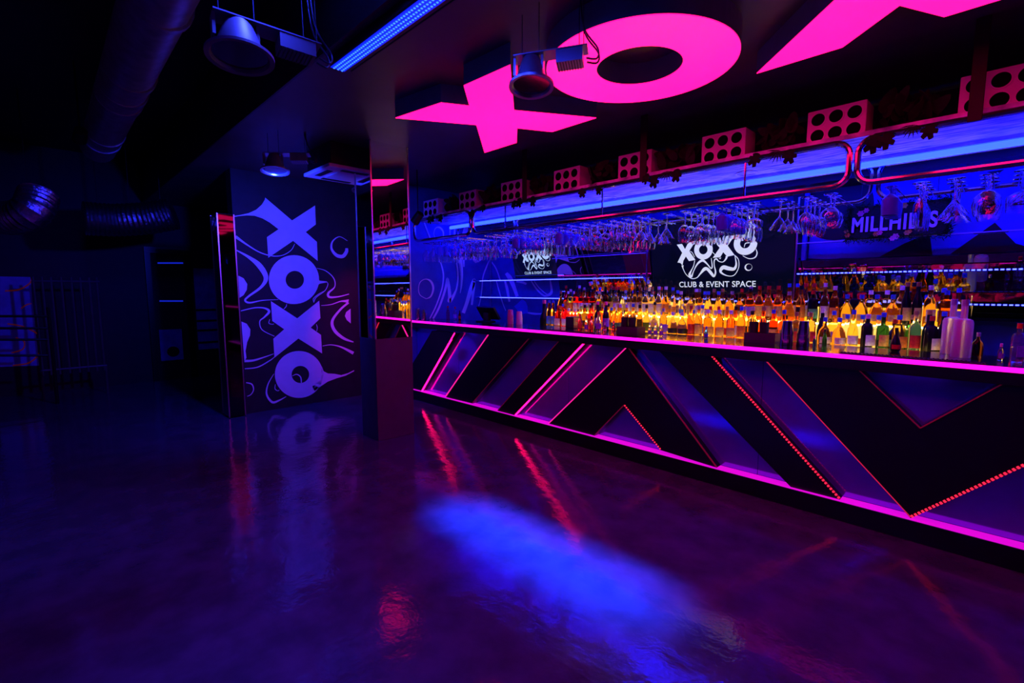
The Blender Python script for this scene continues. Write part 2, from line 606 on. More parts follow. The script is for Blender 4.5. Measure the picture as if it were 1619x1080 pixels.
M_edge = mat('polished_corner_strip', (0.75, 0.75, 0.78), 0.3, 1.0)
MP = mirror_pillar('mirror-clad square pillar on a plum casing in front of the bar end', -4.70, -4.345, 2.385, 2.805, 1.045, M_mirror, M_edge, ZC, M_plum)
MP.rotation_euler.z = R(-2.0)
mirror_pillar('slim smoked-mirror post with bright corner strips at the mural edge', -6.68, -6.40, 1.545, 1.73, 0.012, M_smirror, M_edge, 2.42, M_satin)

# ================================================================ MURAL
def on_mural(x, y):
    return onx(x, y, -6.497)


EXT = (0.003, 0, 0)


def z3(pts):
    return [(360 + a / 6.0, 300 + b / 6.0) for a, b in pts]


def z4(pts):
    return [(360 + a / 5.686, 460 + b / 5.686) for a, b in pts]


t = thing('wall_mural_print', 'vertical XOXO lettering mural with white swirls on dark wall', 'mural', (-6.5, 2.4, 0))
bm = B()
tail = z3([(482, 375), (400, 312), (330, 272), (255, 247), (180, 243), (110, 250), (65, 258), (65, 248), (120, 240), (200, 222),
           (270, 190), (325, 140), (352, 95)])
prism(bm, [on_mural(*p) for p in z3([(355, 75), (610, 292), (828, 150), (835, 330), (740, 402), (845, 495), (853, 675), (620, 485),
                                    (385, 645), (372, 450)]) + tail], EXT)
obj('mural_letter', bm, M_print, t)
bm = B()
ring_prism(bm, [on_mural(*p) for p in [(360 + a / 6, 300 + b / 6) for a, b in ell(628, 853, 238, 232, 48)]],
           [on_mural(*p) for p in [(360 + a / 6, 300 + b / 6) for a, b in ell(636, 855, 87, 85, 48)]], EXT)
prism(bm, [on_mural(*p) for p in z3([(855, 790), (868, 862), (938, 870), (945, 878), (870, 892), (858, 905)])], EXT)
obj('mural_letter', bm, M_print, t)
bm = B()
prism(bm, [on_mural(*p) for p in z4([(388, 92), (625, 247), (822, 88), (833, 245), (745, 330), (838, 395), (848, 562), (635, 428),
                                    (420, 600), (410, 430), (508, 345), (400, 270)])], EXT)
obj('mural_letter', bm, M_print, t)
bm = B()
ring_prism(bm, [on_mural(360 + a / 5.686, 460 + b / 5.686) for a, b in ell(640, 751, 216, 211, 48)],
           [on_mural(360 + a / 5.686, 460 + b / 5.686) for a, b in ell(653, 751, 79, 77, 48)], EXT)
prism(bm, [on_mural(*p) for p in z4([(846, 680), (862, 722), (900, 742), (960, 745), (1020, 757), (1080, 740), (1136, 712), (1136, 722),
                                    (1060, 762), (980, 785), (900, 815), (840, 855), (780, 900), (760, 860), (835, 800)])], EXT)
obj('mural_letter', bm, M_print, t)
SW = [  # (x, y, width) in the two enlarged frames
    (z3, [(75, 445, 26), (180, 520, 14), (300, 592, 10), (420, 628, 8), (520, 622, 6), (600, 575, 6), (635, 515, 4)]),
    (z3, [(85, 575, 10), (200, 640, 26), (300, 720, 50), (362, 830, 44), (320, 920, 26), (200, 1010, 18), (165, 1050, 18), (210, 1072, 16),
          (330, 1050, 8), (480, 1042, 4)]),
    (z3, [(845, 745, 4), (930, 770, 7), (1005, 840, 9), (1015, 920, 9), (955, 980, 20), (965, 1018, 20), (1050, 1015, 12), (1150, 990, 8)]),
    (z3, [(940, 875, 3), (950, 900, 6), (920, 960, 6), (840, 1020, 7), (815, 1070, 8)]),
    (z3, [(1135, 485, 4), (1060, 446, 7), (995, 490, 14), (985, 560, 20), (1030, 620, 30), (1090, 632, 34), (1125, 590, 32), (1128, 555, 24)]),
    (z4, [(118, 180, 8), (240, 152, 10), (330, 155, 14), (372, 185, 22), (330, 235, 14), (288, 275, 9), (310, 350, 8), (420, 408, 5)]),
    (z4, [(378, 255, 5), (370, 290, 6), (400, 300, 5), (415, 296, 4)]),
    (z4, [(150, 630, 22), (230, 625, 18), (330, 595, 10), (412, 566, 4)]),
    (z4, [(153, 700, 8), (270, 685, 10), (380, 625, 9), (425, 590, 4)]),
    (z4, [(165, 825, 8), (215, 838, 12), (232, 885, 9), (210, 930, 7), (175, 948, 6)]),
    (z4, [(415, 745, 4), (362, 840, 10), (350, 930, 16), (400, 1000, 20), (460, 985, 14), (525, 950, 5)]),
    (z4, [(428, 840, 4), (425, 880, 7), (450, 898, 6), (464, 890, 4)]),
    (z4, [(580, 765, 4), (620, 750, 8), (655, 775, 10), (662, 826, 9)]),
    (z4, [(852, 495, 5), (930, 485, 8), (1020, 505, 14), (1130, 560, 28)]),
    (z4, [(840, 132, 4), (930, 122, 7), (1010, 95, 10), (1060, 92, 22), (1085, 95, 40)]),
    (z4, [(1085, 105, 18), (1010, 170, 18), (940, 270, 24), (960, 355, 28), (1040, 425, 24), (1130, 460, 10)]),
    (z4, [(775, 105, 4), (770, 70, 6), (815, 30, 6), (870, 0, 4)]),
    (z4, [(797, 300, 4), (805, 330, 5), (800, 362, 4)]),
    (z4, [(530, 118, 4), (525, 140, 6), (505, 162, 4)]),
]
for fr, pts in SW:
    bm = B()
    s = 6.0 if fr is z3 else 5.686
    ribbon(bm, [(*fr([(a, b)])[0], w / s) for a, b, w in pts], on_mural, EXT)
    obj('mural_swirl', bm, M_print, t)
for fr, pts in ((z3, [(100, 815), (150, 840), (185, 895), (180, 950), (150, 1000), (112, 1025)]),
                (z4, [(122, 275), (170, 295), (203, 345), (200, 400), (175, 460), (160, 540), (168, 600), (150, 640)]),
                (z4, [(1104, 160), (1065, 190), (1053, 225), (1070, 262), (1106, 292)])):
    obj('mural_blob', prism(B(), [on_mural(*p) for p in fr(pts)], EXT), M_print, t)

# mural on the wall at the bar end and on the wall behind
def zw(pts):
    return [(645 + a / 8.307, 380 + b / 8.307) for a, b in pts]


def on_end(x, y):
    return onx(x, y, -5.797)


def on_back(x, y):
    return ony(x, y, 5.267)


t = thing('wall_end_print', 'white line swirls on the blue wall at the bar end', 'mural', (-5.8, 4.3, 0))
EW = [[(405, 230, 12), (440, 330, 16), (465, 450, 18), (455, 590, 16), (420, 720, 16), (360, 880, 15), (285, 1030, 15)],
      [(330, 1030, 22), (400, 900, 24), (460, 740, 26), (500, 600, 30), (517, 500, 24), (535, 600, 36), (548, 740, 44), (545, 800, 50),
       (590, 740, 36), (635, 640, 20), (655, 500, 15), (645, 340, 16), (620, 230, 14)],
      [(690, 180, 30), (700, 330, 34), (706, 480, 30), (700, 600, 20), (685, 695, 8)],
      [(730, 180, 26), (734, 350, 14)], [(665, 235, 10), (682, 330, 16), (694, 420, 14)],
      [(725, 955, 46), (770, 830, 44), (815, 680, 52), (855, 560, 54), (872, 515, 30), (862, 620, 36), (850, 740, 30), (838, 850, 22)],
      [(1075, 245, 10), (1030, 350, 16), (985, 480, 17), (972, 620, 15), (955, 760, 12), (922, 890, 9)]]
for pts in EW:
    bm = B()
    ribbon(bm, [(*zw([(a, b)])[0], w / 8.307) for a, b, w in pts], on_end, EXT)
    obj('mural_swirl', bm, M_print, t)
bm = B()
ribbon(bm, [(*zw([(a, b)])[0], w / 8.307) for a, b, w in
            [(240, 768, 8), (160, 720, 8), (138, 640, 7), (160, 550, 8), (230, 510, 10), (300, 540, 26), (332, 630, 24), (300, 735, 18), (240, 768, 8)]], on_end, EXT)
obj('mural_swirl', bm, M_print, t)
prism(bm := B(), [on_end(*p) for p in zw([(832, 178), (1000, 182), (975, 235), (930, 285), (885, 300), (850, 262), (835, 215)])], EXT)
obj('mural_blob', bm, M_print, t)
for pts in ([(270, 445, 16), (310, 560, 18), (370, 710, 18)], [(420, 425, 8), (540, 462, 14), (640, 472, 16), (730, 472, 10)],
            [(640, 475, 14), (642, 660, 16)], [(715, 475, 20), (705, 655, 24)],
            [(430, 690, 5), (413, 620, 7), (440, 545, 12), (500, 540, 24), (545, 600, 20), (548, 670, 14)]):
    bm = B()
    ribbon(bm, [(640 + a / 9.0, 300 + b / 9.0, w / 9.0) for a, b, w in pts], on_end, EXT)
    obj('mural_swirl', bm, M_print, t)
obj('mural_blob', prism(B(), [on_end(640 + a / 9, 300 + b / 9) for a, b in ((860, 460), (905, 460), (890, 640), (815, 640))], EXT), M_print, t)

t = thing('wall_back_print', 'white line swirls on the blue wall under the small screen', 'mural', (-4.6, 5.27, 1))
EXB = (0, -0.003, 0)


def zb(a, b):
    return (760 + a / 8.306, 400 + b / 8.306)


for pts in ([(115, 80, 14), (200, 200, 16), (258, 360, 14)], [(208, 372, 10), (240, 490, 16), (290, 660, 12), (330, 760, 8)],
            [(335, 265, 40), (385, 330, 60), (430, 430, 50), (480, 570, 40)], [(320, 370, 20), (350, 480, 34), (378, 640, 22)],
            [(665, 370, 14), (740, 480, 20), (830, 560, 22), (900, 548, 36), (932, 500, 30), (915, 365, 14)],
            [(705, 372, 10), (770, 460, 12), (850, 530, 12), (880, 545, 10)], [(620, 785, 20), (720, 800, 26), (850, 797, 14)],
            [(470, 375, 20), (560, 390, 30), (600, 410, 26)]):
    bm = B()
    ribbon(bm, [(*zb(a, b), w / 8.306) for a, b, w in pts], on_back, EXB)
    obj('mural_swirl', bm, M_print, t)
obj('mural_blob', prism(B(), [on_back(*zb(a, b)) for a, b in ((440, 700), (490, 660), (545, 605), (590, 640), (615, 700), (620, 790), (520, 810), (470, 740))], EXB), M_blue_print_refl, t)

# lettering on the wall across the dance floor (met in the reflections)
t = thing('wall_front_print', 'giant blue XOXO lettering on the wall across the floor', 'mural', (-2, -2.1, 0))
for k in range(4):
    cx, cz, h = -6.2 + k * 2.3, 1.45, 1.3
    bm = B()
    if k % 2 == 0:
        prism(bm, [Vector((cx + a * 1.15, -2.098, cz + b * h)) for a, b in
                   ((-1, -1), (-0.35, -1), (0, -0.4), (0.35, -1), (1, -1), (0.4, 0), (1, 1), (0.35, 1), (0, 0.4), (-0.35, 1), (-1, 1), (-0.4, 0))],
              (0, 0.004, 0))
    else:
        ring_prism(bm, [Vector((cx + a, -2.098, cz + b)) for a, b in ell(0, 0, 1.15, h, 40)],
                   [Vector((cx + a, -2.098, cz + b)) for a, b in ell(0, 0, 0.45, 0.5, 40)], (0, 0.004, 0))
    obj('mural_letter', bm, M_print, t)

# ================================================================ THE BAR
BX0, BX1 = -5.795, 2.2
BB = 4.32
t = thing('bar_counter', 'long black bar counter with glowing magenta edge and angled front panels', 'bar counter', ((BX0 + BX1) / 2, BY, 0))
obj('counter_top', bbox(B(), BX0, BX1, BY + 0.036, BB, BT - 0.035, BT, 0.004), M_counter, t)
obj('edge_channel', box(B(), BX0, BX1, BY, BY + 0.0355, BT - 0.0355, BT - 0.0265), M_satin, t)
obj('edge_light', box(B(), BX0, BX1, BY - 0.004, BY + 0.026, BT - 0.026, BT - 0.001), M_bar_edge, t, label='glowing magenta counter edge')
obj('apron', bbox(B(), BX0, BX1, BY + 0.002, BY + 0.06, 1.02, BT - 0.036, 0.003), M_satin, t)
obj('back_shell', box(B(), BX0, BX1, BY + 0.13, BY + 0.17, 0.11, 1.08), M_black, t)
obj('kick_base', bbox(B(), BX0, BX1, BY, BY + 0.16, 0, 0.130, 0.003), M_satin, t)
obj('kick_ledge_glow', box(B(), BX0, BX1, BY + 0.006, BY + 0.105, 0.1305, 0.134), M_kick, t, label='glowing violet ledge above the kick board')  # LED light falling on the ledge, put in as its own glow
seams = [BX0] + [ony(x, 600, BY + 0.1).x for x in (725, 898, 1205)] + [0.55, BX1]
for a, b in zip(seams, seams[1:]):
    obj('mirror_panel', box(B(), a + 0.002, b - 0.002, BY + 0.11, BY + 0.13, 0.1345, 1.05), M_panel, t, label='violet mirrored back panel')

FY = BY + 0.03


def fp(x, y):
    p = ony(x, y, FY); return Vector((p.x, FY, min(max(p.z, 0.1345), 1.06)))


Vb = ony(1440, 811, FY)
hl = ony(1205, 566, FY)


def mirx(p):
    return Vector((2 * Vb.x - p.x, FY, p.z))


j1, j2 = ony(1350, 577, FY), ony(1455, 677, FY)
raised = [
    [fp(683, 523), fp(720, 527), fp(667, 618), fp(640, 612), fp(640, 596)],
    [fp(773, 528), fp(838, 533), fp(747, 638), fp(705, 628)],
    [fp(885, 538), fp(925, 541), fp(815, 657), fp(787, 650)],
    [fp(992, 548), fp(868, 670), fp(940, 689), fp(987, 640), fp(1045, 712), fp(1133, 740)],
    [fp(1040, 553), fp(1122, 559), fp(1328, 790), fp(1250, 770)],
    [Vector((hl.x, FY, 1.06)), Vector((j1.x, FY, 1.06)), Vector((j2.x, FY, j2.z)), Vector((2 * j2.x - j1.x, FY, 1.06)),
     Vector((2 * Vb.x - hl.x, FY, 1.06)), Vector((Vb.x, FY, 0.1345))],
]
for poly in raised:
    obj('raised_panel', prism(B(), poly, (0, 0.078, 0)), M_satin, t, label='raised matt black angled panel')


def led_line(p, q, m, w=0.012, dots=False, inset=0.0):
    p, q = Vector(p), Vector(q)
    d = (q - p); L = d.length; d.normalize()
    n = Vector((-d.z, 0, d.x))
    bm = B()
    o = Vector((0, -0.006, 0))
    if dots:
        k = max(2, int(L / 0.022))
        for i in range(k):
            c = p + d * (L * (i + 0.5) / k)
            prism(bm, [c + d * s * 0.0055 + n * e * w / 2 + o for s, e in ((-1, -1), (1, -1), (1, 1), (-1, 1))], (0, 0.012, 0))
        obj('led_strip', bm, m, t, kind='stuff', label='dotted red LED strip')
        bm = B()
        prism(bm, [p - n * w * 0.5, q - n * w * 0.5, q + n * w * 0.5, p + n * w * 0.5], (0, 0.01, 0))
        obj('led_channel', bm, M_led_dim, t)
    else:
        prism(bm, [p - n * w / 2 + o, q - n * w / 2 + o, q + n * w / 2 + o, p + n * w / 2 + o], (0, 0.016, 0))
        obj('led_strip', bm, m, t, label='glowing LED strip on panel edge')


led_line(fp(719, 527), fp(667, 619), M_led_pink, 0.016)
led_line(fp(773, 528), fp(705, 626), M_led_pink2, 0.011)
led_line(fp(925, 541), fp(815, 656), M_led_pink, 0.013)
led_line(fp(992, 548), fp(868, 669), M_led_pink2, 0.009)
led_line(fp(992, 548), fp(1133, 739), M_led_dim, 0.006)
led_line(fp(838, 533), fp(747, 637), M_led_dim, 0.005)
led_line(fp(885, 538), fp(787, 649), M_led_dim, 0.005)
led_line(fp(940, 688), fp(987, 640), M_led_dim, 0.005)
led_line(fp(987, 640), fp(1045, 711), M_led_red, 0.011, True)
led_line(fp(1122, 559), fp(1328, 789), M_led_red, 0.012, True)
led_line(Vector((hl.x, FY, 1.05)), Vector((Vb.x, FY, 0.142)), M_led_thin, 0.005)
led_line(Vector((Vb.x, FY, 0.142)), Vector((2 * Vb.x - hl.x, FY, 1.05)), M_led_red, 0.014, True)
led_line(Vector((j1.x, FY, 1.05)), Vector((j2.x, FY, j2.z)), M_led_dim, 0.006)
led_line(Vector((j2.x, FY, j2.z)), Vector((2 * j2.x - j1.x, FY, 1.05)), M_led_dim, 0.006)

# sinks under the counter on the bartender side
t = thing('underbar_sink', 'stainless underbar sink bench behind the counter', 'sink', (-1.2, 4.15, 0))
bm = B()
for x0, x1 in ((-3.4, -2.0), (-1.9, -0.3)):
    pass
bbox(bm, -3.6, 0.6, 3.90, 4.30, 0.86, 0.90, 0.004)
obj('bench_top', bm, M_steel, t)
for x in (-3.55, -1.5, 0.55):
    obj('leg', tube(B(), [(x, 4.1, 0), (x, 4.1, 0.86)], 0.02, 8), M_steel, t)
bm = B()
tube(bm, [(-1.5, 3.95, 0.90), (-1.5, 3.95, 1.04), (-1.5, 3.98, 1.065), (-1.5, 4.12, 1.06), (-1.5, 4.14, 1.03)], 0.011, 8)
obj('faucet', bm, M_chrome, t)

# ================================================================ OVERHEAD RACK
def rrect(x0, x1, z0, z1, r, y, n=6):
    pts = []
    for cx, cz, a0 in ((x1 - r, z1 - r, 0), (x0 + r, z1 - r, 90), (x0 + r, z0 + r, 180), (x1 - r, z0 + r, 270)):
        for k in range(n + 1):
            a = R(a0 + 90 * k / n)
            pts.append((cx + r * math.cos(a), y, cz + r * math.sin(a)))
    return pts


RZ0, RZ1 = 2.195, 2.462
RY = BY + 0.0
fx = [-5.66, -4.435, -0.715, 1.9]
labs = ['short round-cornered tube frame of overhead glass rack beside the mirrored pillar',
        'long round-cornered tube frame of overhead glass rack before the screens',
        'round-cornered tube frame of overhead glass rack before the flowered sign']
rods = [[], [ony(x, 280, RY).x for x in (799, 953, 1178)], [0.9]]
for (a, b), lb, rd in zip(zip(fx, fx[1:]), labs, rods):
    t = thing('rack_frame', lb, 'rack', ((a + b) / 2, RY, RZ0))
    obj('front_tube', tube(B(), rrect(a + 0.022, b - 0.022, RZ0, RZ1, 0.085, RY), 0.019, 10, closed=True), M_chrome, t, smooth=True)
    o = obj('rack_frame', tube(B(), rrect(a + 0.022, b - 0.022, RZ0, RZ1, 0.085, 4.445), 0.014, 8, closed=True), M_chrome, smooth=True)
    tag(o, 'rear ' + lb.replace('frame of', 'frame behind').replace('short ', '').replace('long ', ''), 'rack')
    for x in rd:
        obj('upright', tube(B(), [(x, RY, RZ0 + 0.015), (x, RY, RZ1 - 0.015)], 0.008, 8), M_chrome, t)
SH0, SH1 = 2.482, 2.512
SBY = 4.40
t = thing('overhead_shelf', 'pale grained board shelf hung over the bar and lit blue beneath', 'shelf', (-2, 4.1, SH0))
obj('board', box(B(), -5.78, 2.1, BY + 0.02, 4.74, SH0, SH1), M_board, t)
obj('tube_clip', box(B(), -5.7, 2.0, SBY - 0.055, SBY - 0.015, SH0 - 0.022, SH0 - 0.0005), M_steel, t)
obj('light_tube', tube(B(), [(-5.7, SBY - 0.035, SH0 - 0.045), (2.0, SBY - 0.035, SH0 - 0.045)], 0.022, 8), M_led_tube, t, label='long blue light tube')
bm = B()
for px, py in ((735, 338), (850, 327), (962, 313), (1180, 274), (1375, 243)):
    c = onz(px, py, SH0 - 0.001)
    obj('spot_ring', ring_prism(B(), [c + Vector((a, b, 0)) for a, b in ell(0, 0, 0.085, 0.085, 28)],
                                [c + Vector((a, b, 0)) for a, b in ell(0, 0, 0.07, 0.07, 28)], (0, 0, -0.004)), M_white, t, label='white downlight ring')
bm.free()

for x, lb in ((-3.55, 'black flat hanger bar from soffit to rack, third six-hole box side'), (ony(1020, 250, BY).x, 'black flat hanger bar crossing in front of the fifth six-hole box'),
              (ony(1545, 150, BY).x, 'black flat hanger bar crossing in front of the last six-hole box')):
    o = obj('hanger_bar', bbox(B(), x - 0.03, x + 0.03, BY - 0.034, BY - 0.022, 2.44, ZC, 0.002, 1), M_post)
    tag(o, lb, 'hanger bar')

# ---------------------------------------------------------------- boxes with six openings on the shelf
ORD = ['first', 'second', 'third', 'fourth', 'fifth', 'sixth', 'seventh', 'eighth']
SPW, SPH, SPD = 0.335, 0.232, 0.20


def make_speaker():
    t = thing('speaker_box', 'pale box with six round dark openings on the overhead shelf', 'speaker', (0, 0, 0), 'six-hole boxes in a row above the bar')
    bm = B()
    bbox(bm, -SPW / 2, SPW / 2, 0, SPD, 0, SPH, 0.005)
    obj('cabinet', bm, M_spk, t, world=False)
    for i in range(3):
        for j in range(2):
            cx, cz = (i - 1) * 0.103, SPH / 2 + (j - 0.5) * 0.105
            rg = B()
            ring_prism(rg, [Vector((cx + a, -0.004, cz + b)) for a, b in ell(0, 0, 0.048, 0.048, 24)],
                       [Vector((cx + a, -0.004, cz + b)) for a, b in ell(0, 0, 0.040, 0.040, 24)], (0, 0.004, 0))
            o = obj('opening_ring', rg, M_spk, t, world=False)
            cn = B()
            vs = [cn.verts.new((cx + a, -0.003, cz + b)) for a, b in ell(0, 0, 0.040, 0.040, 24)]
            vi = [cn.verts.new((cx + a, -0.0012, cz + b)) for a, b in ell(0, 0, 0.012, 0.012, 24)]
            for k in range(24):
                cn.faces.new((vs[k], vs[(k + 1) % 24], vi[(k + 1) % 24], vi[k]))
            cn.faces.new(vi)
            obj('cone', cn, M_cone, o, world=False, label='dark round opening')
    return t


spk = make_speaker()
for i, x in enumerate((-5.48, -4.70, -3.93, -3.145, -2.375, -1.60, -0.86, -0.09)):
    o = spk if i == 0 else copy_tree(spk)
    o.location = (x, 3.865, SH1 + 0.001)
    o['label'] = 'pale box with six round dark openings, %s along the overhead shelf from the mirrored pillar' % ORD[i]
    o.rotation_euler = (0, 0, random.uniform(-0.02, 0.02))

# ---------------------------------------------------------------- artificial plants on the shelf
def leaf_monstera():
    bm = B()
    pts = []
    n = 26
    for k in range(n):
        a = 2 * math.pi * k / n
        r = 0.05 * (1.15 - 0.25 * math.cos(a)) * (0.62 if (k % 4 == 2 and 3 < k < 23) else 1.0)
        pts.append(Vector((r * math.sin(a), -0.015 - 0.35 * abs(math.sin(a)) * 0.02, -0.05 + r * math.cos(a) * 1.15)))
    prism(bm, pts, (0, 0.002, 0))
    return mesh_of(bm, 'monstera_leaf', M_leaf)


def leaf_palm():
    bm = B()
    for k in range(9):
        a = R(-72 + 18 * k)
        d = Vector((math.sin(a), -0.12, -math.cos(a)))
        s = Vector((math.cos(a), 0, math.sin(a)))
        L = 0.12 * (1 - 0.25 * abs(k - 4) / 4)
        o = Vector((0, 0, 0.02))
        prism(bm, [o, o + d * L * 0.5 + s * 0.006, o + d * L, o + d * L * 0.5 - s * 0.006], (0, 0.0015, 0))
    return mesh_of(bm, 'palm_leaf', M_leaf)


def leaf_small():
    bm = B()
    pts = [Vector((math.sin(a) * 0.028 * (1 - 0.3 * math.cos(a)), 0, 0.02 + math.cos(a) * 0.055)) for a in [2 * math.pi * k / 10 for k in range(10)]]
    prism(bm, pts, (0, 0.002, 0.001))
    return mesh_of(bm, 'small_leaf', M_leaf2)


LM, LP, LS = leaf_monstera(), leaf_palm(), leaf_small()
GAPS = [(-5.28, -4.90), (-4.50, -4.12), (-3.73, -3.34), (-2.94, -2.57), (-2.18, -1.80), (-1.40, -1.05), (-0.66, -0.29)]
for gi, (a, b) in enumerate(GAPS):
    cx = (a + b) / 2
    t = thing('artificial_plant', 'dark artificial foliage between the %s and %s six-hole boxes from the mirrored pillar' % (ORD[gi], ORD[gi + 1]), 'plant', (cx, 3.95, SH1), 'foliage on the overhead shelf')
    bm = B()
    tube(bm, [(cx - 0.16, 3.95, SH1 + 0.02), (cx, 3.93, SH1 + 0.05), (cx + 0.16, 3.95, SH1 + 0.02)], 0.018, 6)
    obj('stem', bm, M_leaf2, t)
    for k in range(34):
        o = bpy.data.objects.new('leaf', LS)
        COL.objects.link(o); o.parent = t
        o.location = (random.uniform(-0.13, 0.13), random.uniform(-0.07, 0.06), random.uniform(0.07, 0.19))
        o.rotation_euler = (random.uniform(-0.9, 0.9), random.uniform(-1.2, 1.2), random.uniform(-1.2, 1.2))
        s = random.uniform(0.8, 1.5); o.scale = (s, s, s)
    drops = [(LM, -0.13), (LM, -0.07), (LP, 0.04), (LM, 0.12)] if gi % 2 == 0 else [(LM, -0.05), (LP, 0.08), (LM, 0.15)]
    for me, dx in drops:
        o = bpy.data.objects.new('hanging_leaf', me)
        COL.objects.link(o); o.parent = t
        o.location = (dx, 3.700 - 0.028 - 3.95, random.uniform(-0.055, -0.02))
        o.rotation_euler = (random.uniform(-0.1, 0.05), random.uniform(-0.4, 0.4), random.uniform(-0.2, 0.2))
        s = random.uniform(0.65, 0.85); o.scale = (s, s, s)

# ================================================================ HANGING GLASSES
def stem_glass(prof):
    bm = B()
    lathe(bm, prof, 16, cap0=True, cap1=False)
    return mesh_of(bm, 'stemware', M_clear, True)


def shell(outer, th=0.0022):
    """outer goes from the foot (z=0) downwards to the rim; the inner wall comes back up"""
    bowl = [p for p in outer if p[1] <= outer[4][1] + 1e-9]
    inner = [(max(r - th, 0.0012), z) for r, z in reversed(bowl)]
    inner = [(r, min(z, bowl[0][1] - 0.006)) for r, z in inner]
    return outer + inner + [(0.0008, bowl[0][1] - 0.008)]


FOOT = [(0.001, 0.0), (0.036, -0.001), (0.036, -0.004), (0.006, -0.008), (0.0035, -0.016)]
GL = {
    'wine': [(0.0035, -0.085), (0.016, -0.092), (0.034, -0.112), (0.041, -0.142), (0.039, -0.178), (0.033, -0.205)],
    'martini': [(0.0035, -0.095), (0.006, -0.100), (0.028, -0.130), (0.056, -0.172)],
    'flute': [(0.0035, -0.070), (0.012, -0.080), (0.024, -0.110), (0.026, -0.160), (0.022, -0.215)],
    'balloon': [(0.0035, -0.070), (0.022, -0.076), (0.046, -0.100), (0.052, -0.130), (0.046, -0.162), (0.040, -0.176)],
    'coupe': [(0.0035, -0.090), (0.030, -0.098), (0.050, -0.112), (0.052, -0.130), (0.050, -0.145)],
}
GM = {}
GS = 1.2
for k, p in GL.items():
    o_ = FOOT[:4] + p
    GM[k] = stem_glass(shell([(r * GS, z * GS) for r, z in o_]))
bm = B()
lathe(bm, [(0.001, 0.0), (0.034, -0.001), (0.034, -0.005), (0.006, -0.009), (0.005, -0.045), (0.020, -0.052), (0.043, -0.075), (0.045, -0.12),
           (0.041, -0.175), (0.038, -0.175), (0.042, -0.12), (0.038, -0.078), (0.001, -0.062)], 16, cap1=False)
GM['cobalt'] = mesh_of(bm, 'cobalt_stemware', M_blueglass, True)
GLAB = {'wine': 'clear tulip wine glass hung upside down', 'martini': 'clear cone-shaped martini glass hung upside down',
        'flute': 'tall narrow clear champagne flute hung upside down', 'balloon': 'wide clear balloon glass hung upside down',
        'coupe': 'shallow clear coupe glass hung upside down', 'cobalt': 'solid cobalt blue goblet hung upside down'}
FRL = [' in the short rack frame beside the pillar', ' in the long rack frame before the screens', ' in the rack frame before the flowered sign']
RODZ = 2.165
bm = B(); tube(bm, [(0, 0, 0), (0, 0.62, 0)], 0.0035, 6)
ROD = mesh_of(bm, 'rack_rod', M_chrome)
near = {}
rack_x = []
x = -5.50
while x < -2.12:
    if abs(x + 4.435) > 0.05:
        rack_x.append(x)
    x += 0.155
seq = ['wine', 'flute', 'cobalt', 'martini', 'wine', 'balloon', 'flute', 'wine', 'martini', 'coupe', 'cobalt', 'wine']
plan = [(x, seq[i % 12], 6) for i, x in enumerate(rack_x)]
plan += [(ony(px, 310, 3.80).x, k, n) for px, k, n in ((1056, 'martini', 1), (1085, 'wine', 6), (1112, 'wine', 6), (1142, 'cobalt', 5), (1166, 'wine', 6),
                                                      (1194, 'coupe', 1), (1236, 'martini', 3), (1276, 'wine', 4), (1313, 'balloon', 2),
                                                      (1408, 'cobalt', 3), (1455, 'flute', 4), (1508, 'martini', 5), (1560, 'balloon', 6), (1617, 'coupe', 6))]
for x, kind, n in plan:
    t = thing('glass_rack', 'pair of thin steel rods carrying hung glasses under the rack frame', 'rack', (x, 3.76, RODZ), 'rod pairs of the overhead glass rack')
    for s in (-1, 1):
        o = bpy.data.objects.new('rod', ROD); COL.objects.link(o); o.parent = t
        o.location = (s * 0.017, 0, -0.0035)
    step = {'balloon': 0.134, 'martini': 0.142, 'coupe': 0.134, 'cobalt': 0.1, 'flute': 0.098}.get(kind, 0.108)
    n = min(n, 4 if step > 0.13 else 5)
    for k in range(n):
        g = bpy.data.objects.new('hanging_glass', GM[kind]); COL.objects.link(g)
        g.location = (x + random.uniform(-0.004, 0.004), 3.80 + k * step + random.uniform(-0.003, 0.003), RODZ + 0.004)
        g.rotation_euler = (random.uniform(-0.03, 0.03), random.uniform(-0.03, 0.03), random.uniform(0, 6))
        fr = 0 if x < -4.435 else 1 if x < -0.715 else 2
        tag(g, GLAB[kind] + FRL[fr], 'glass', kind + ' glasses' + FRL[fr])

# ================================================================ BACK BAR
SY = 4.92
ZS1, ZS2, ZS3 = 1.432, 1.684, 1.956
TILT = R(13.7)


def tilted(bm, x0, x1, z0, z1, y0, th=0.006):
    """a sheet whose foot stands at y0 and whose top leans forward over the bar"""
    h = (z1 - z0) / math.cos(TILT)
    d = Vector((0, -math.sin(TILT), math.cos(TILT))); n = Vector((0, math.cos(TILT), math.sin(TILT)))
    p = Vector((x0, y0, z0)); q = Vector((x1, y0, z0))
    return prism(bm, [p, q, q + d * h, p + d * h], n * th)


ML, MR = ony(887, 430, 5.1).x, ony(1034, 430, 5.1).x
TR = ony(1259, 430, 5.0).x
for x0, x1, z1, lb in ((ML, MR, 2.30, 'tall forward-leaning bar mirror between the two screens'),
                       (MR + 0.01, TR, 1.50, 'low forward-leaning mirror strip under the large screen'),
                       (TR + 0.01, 2.1, 1.80, 'long forward-leaning bar mirror behind the upper glass shelf')):
    t = thing('bar_mirror', lb, 'mirror', ((x0 + x1) / 2, 5.12, 1.3))
    obj('mirror_glass', tilted(B(), x0, x1, 1.30, z1, 5.14), M_barmirror if z1 < 2 else M_mirror, t)
    obj('backing', tilted(B(), x0, x1, 1.30, z1, 5.155, 0.01), M_black, t)

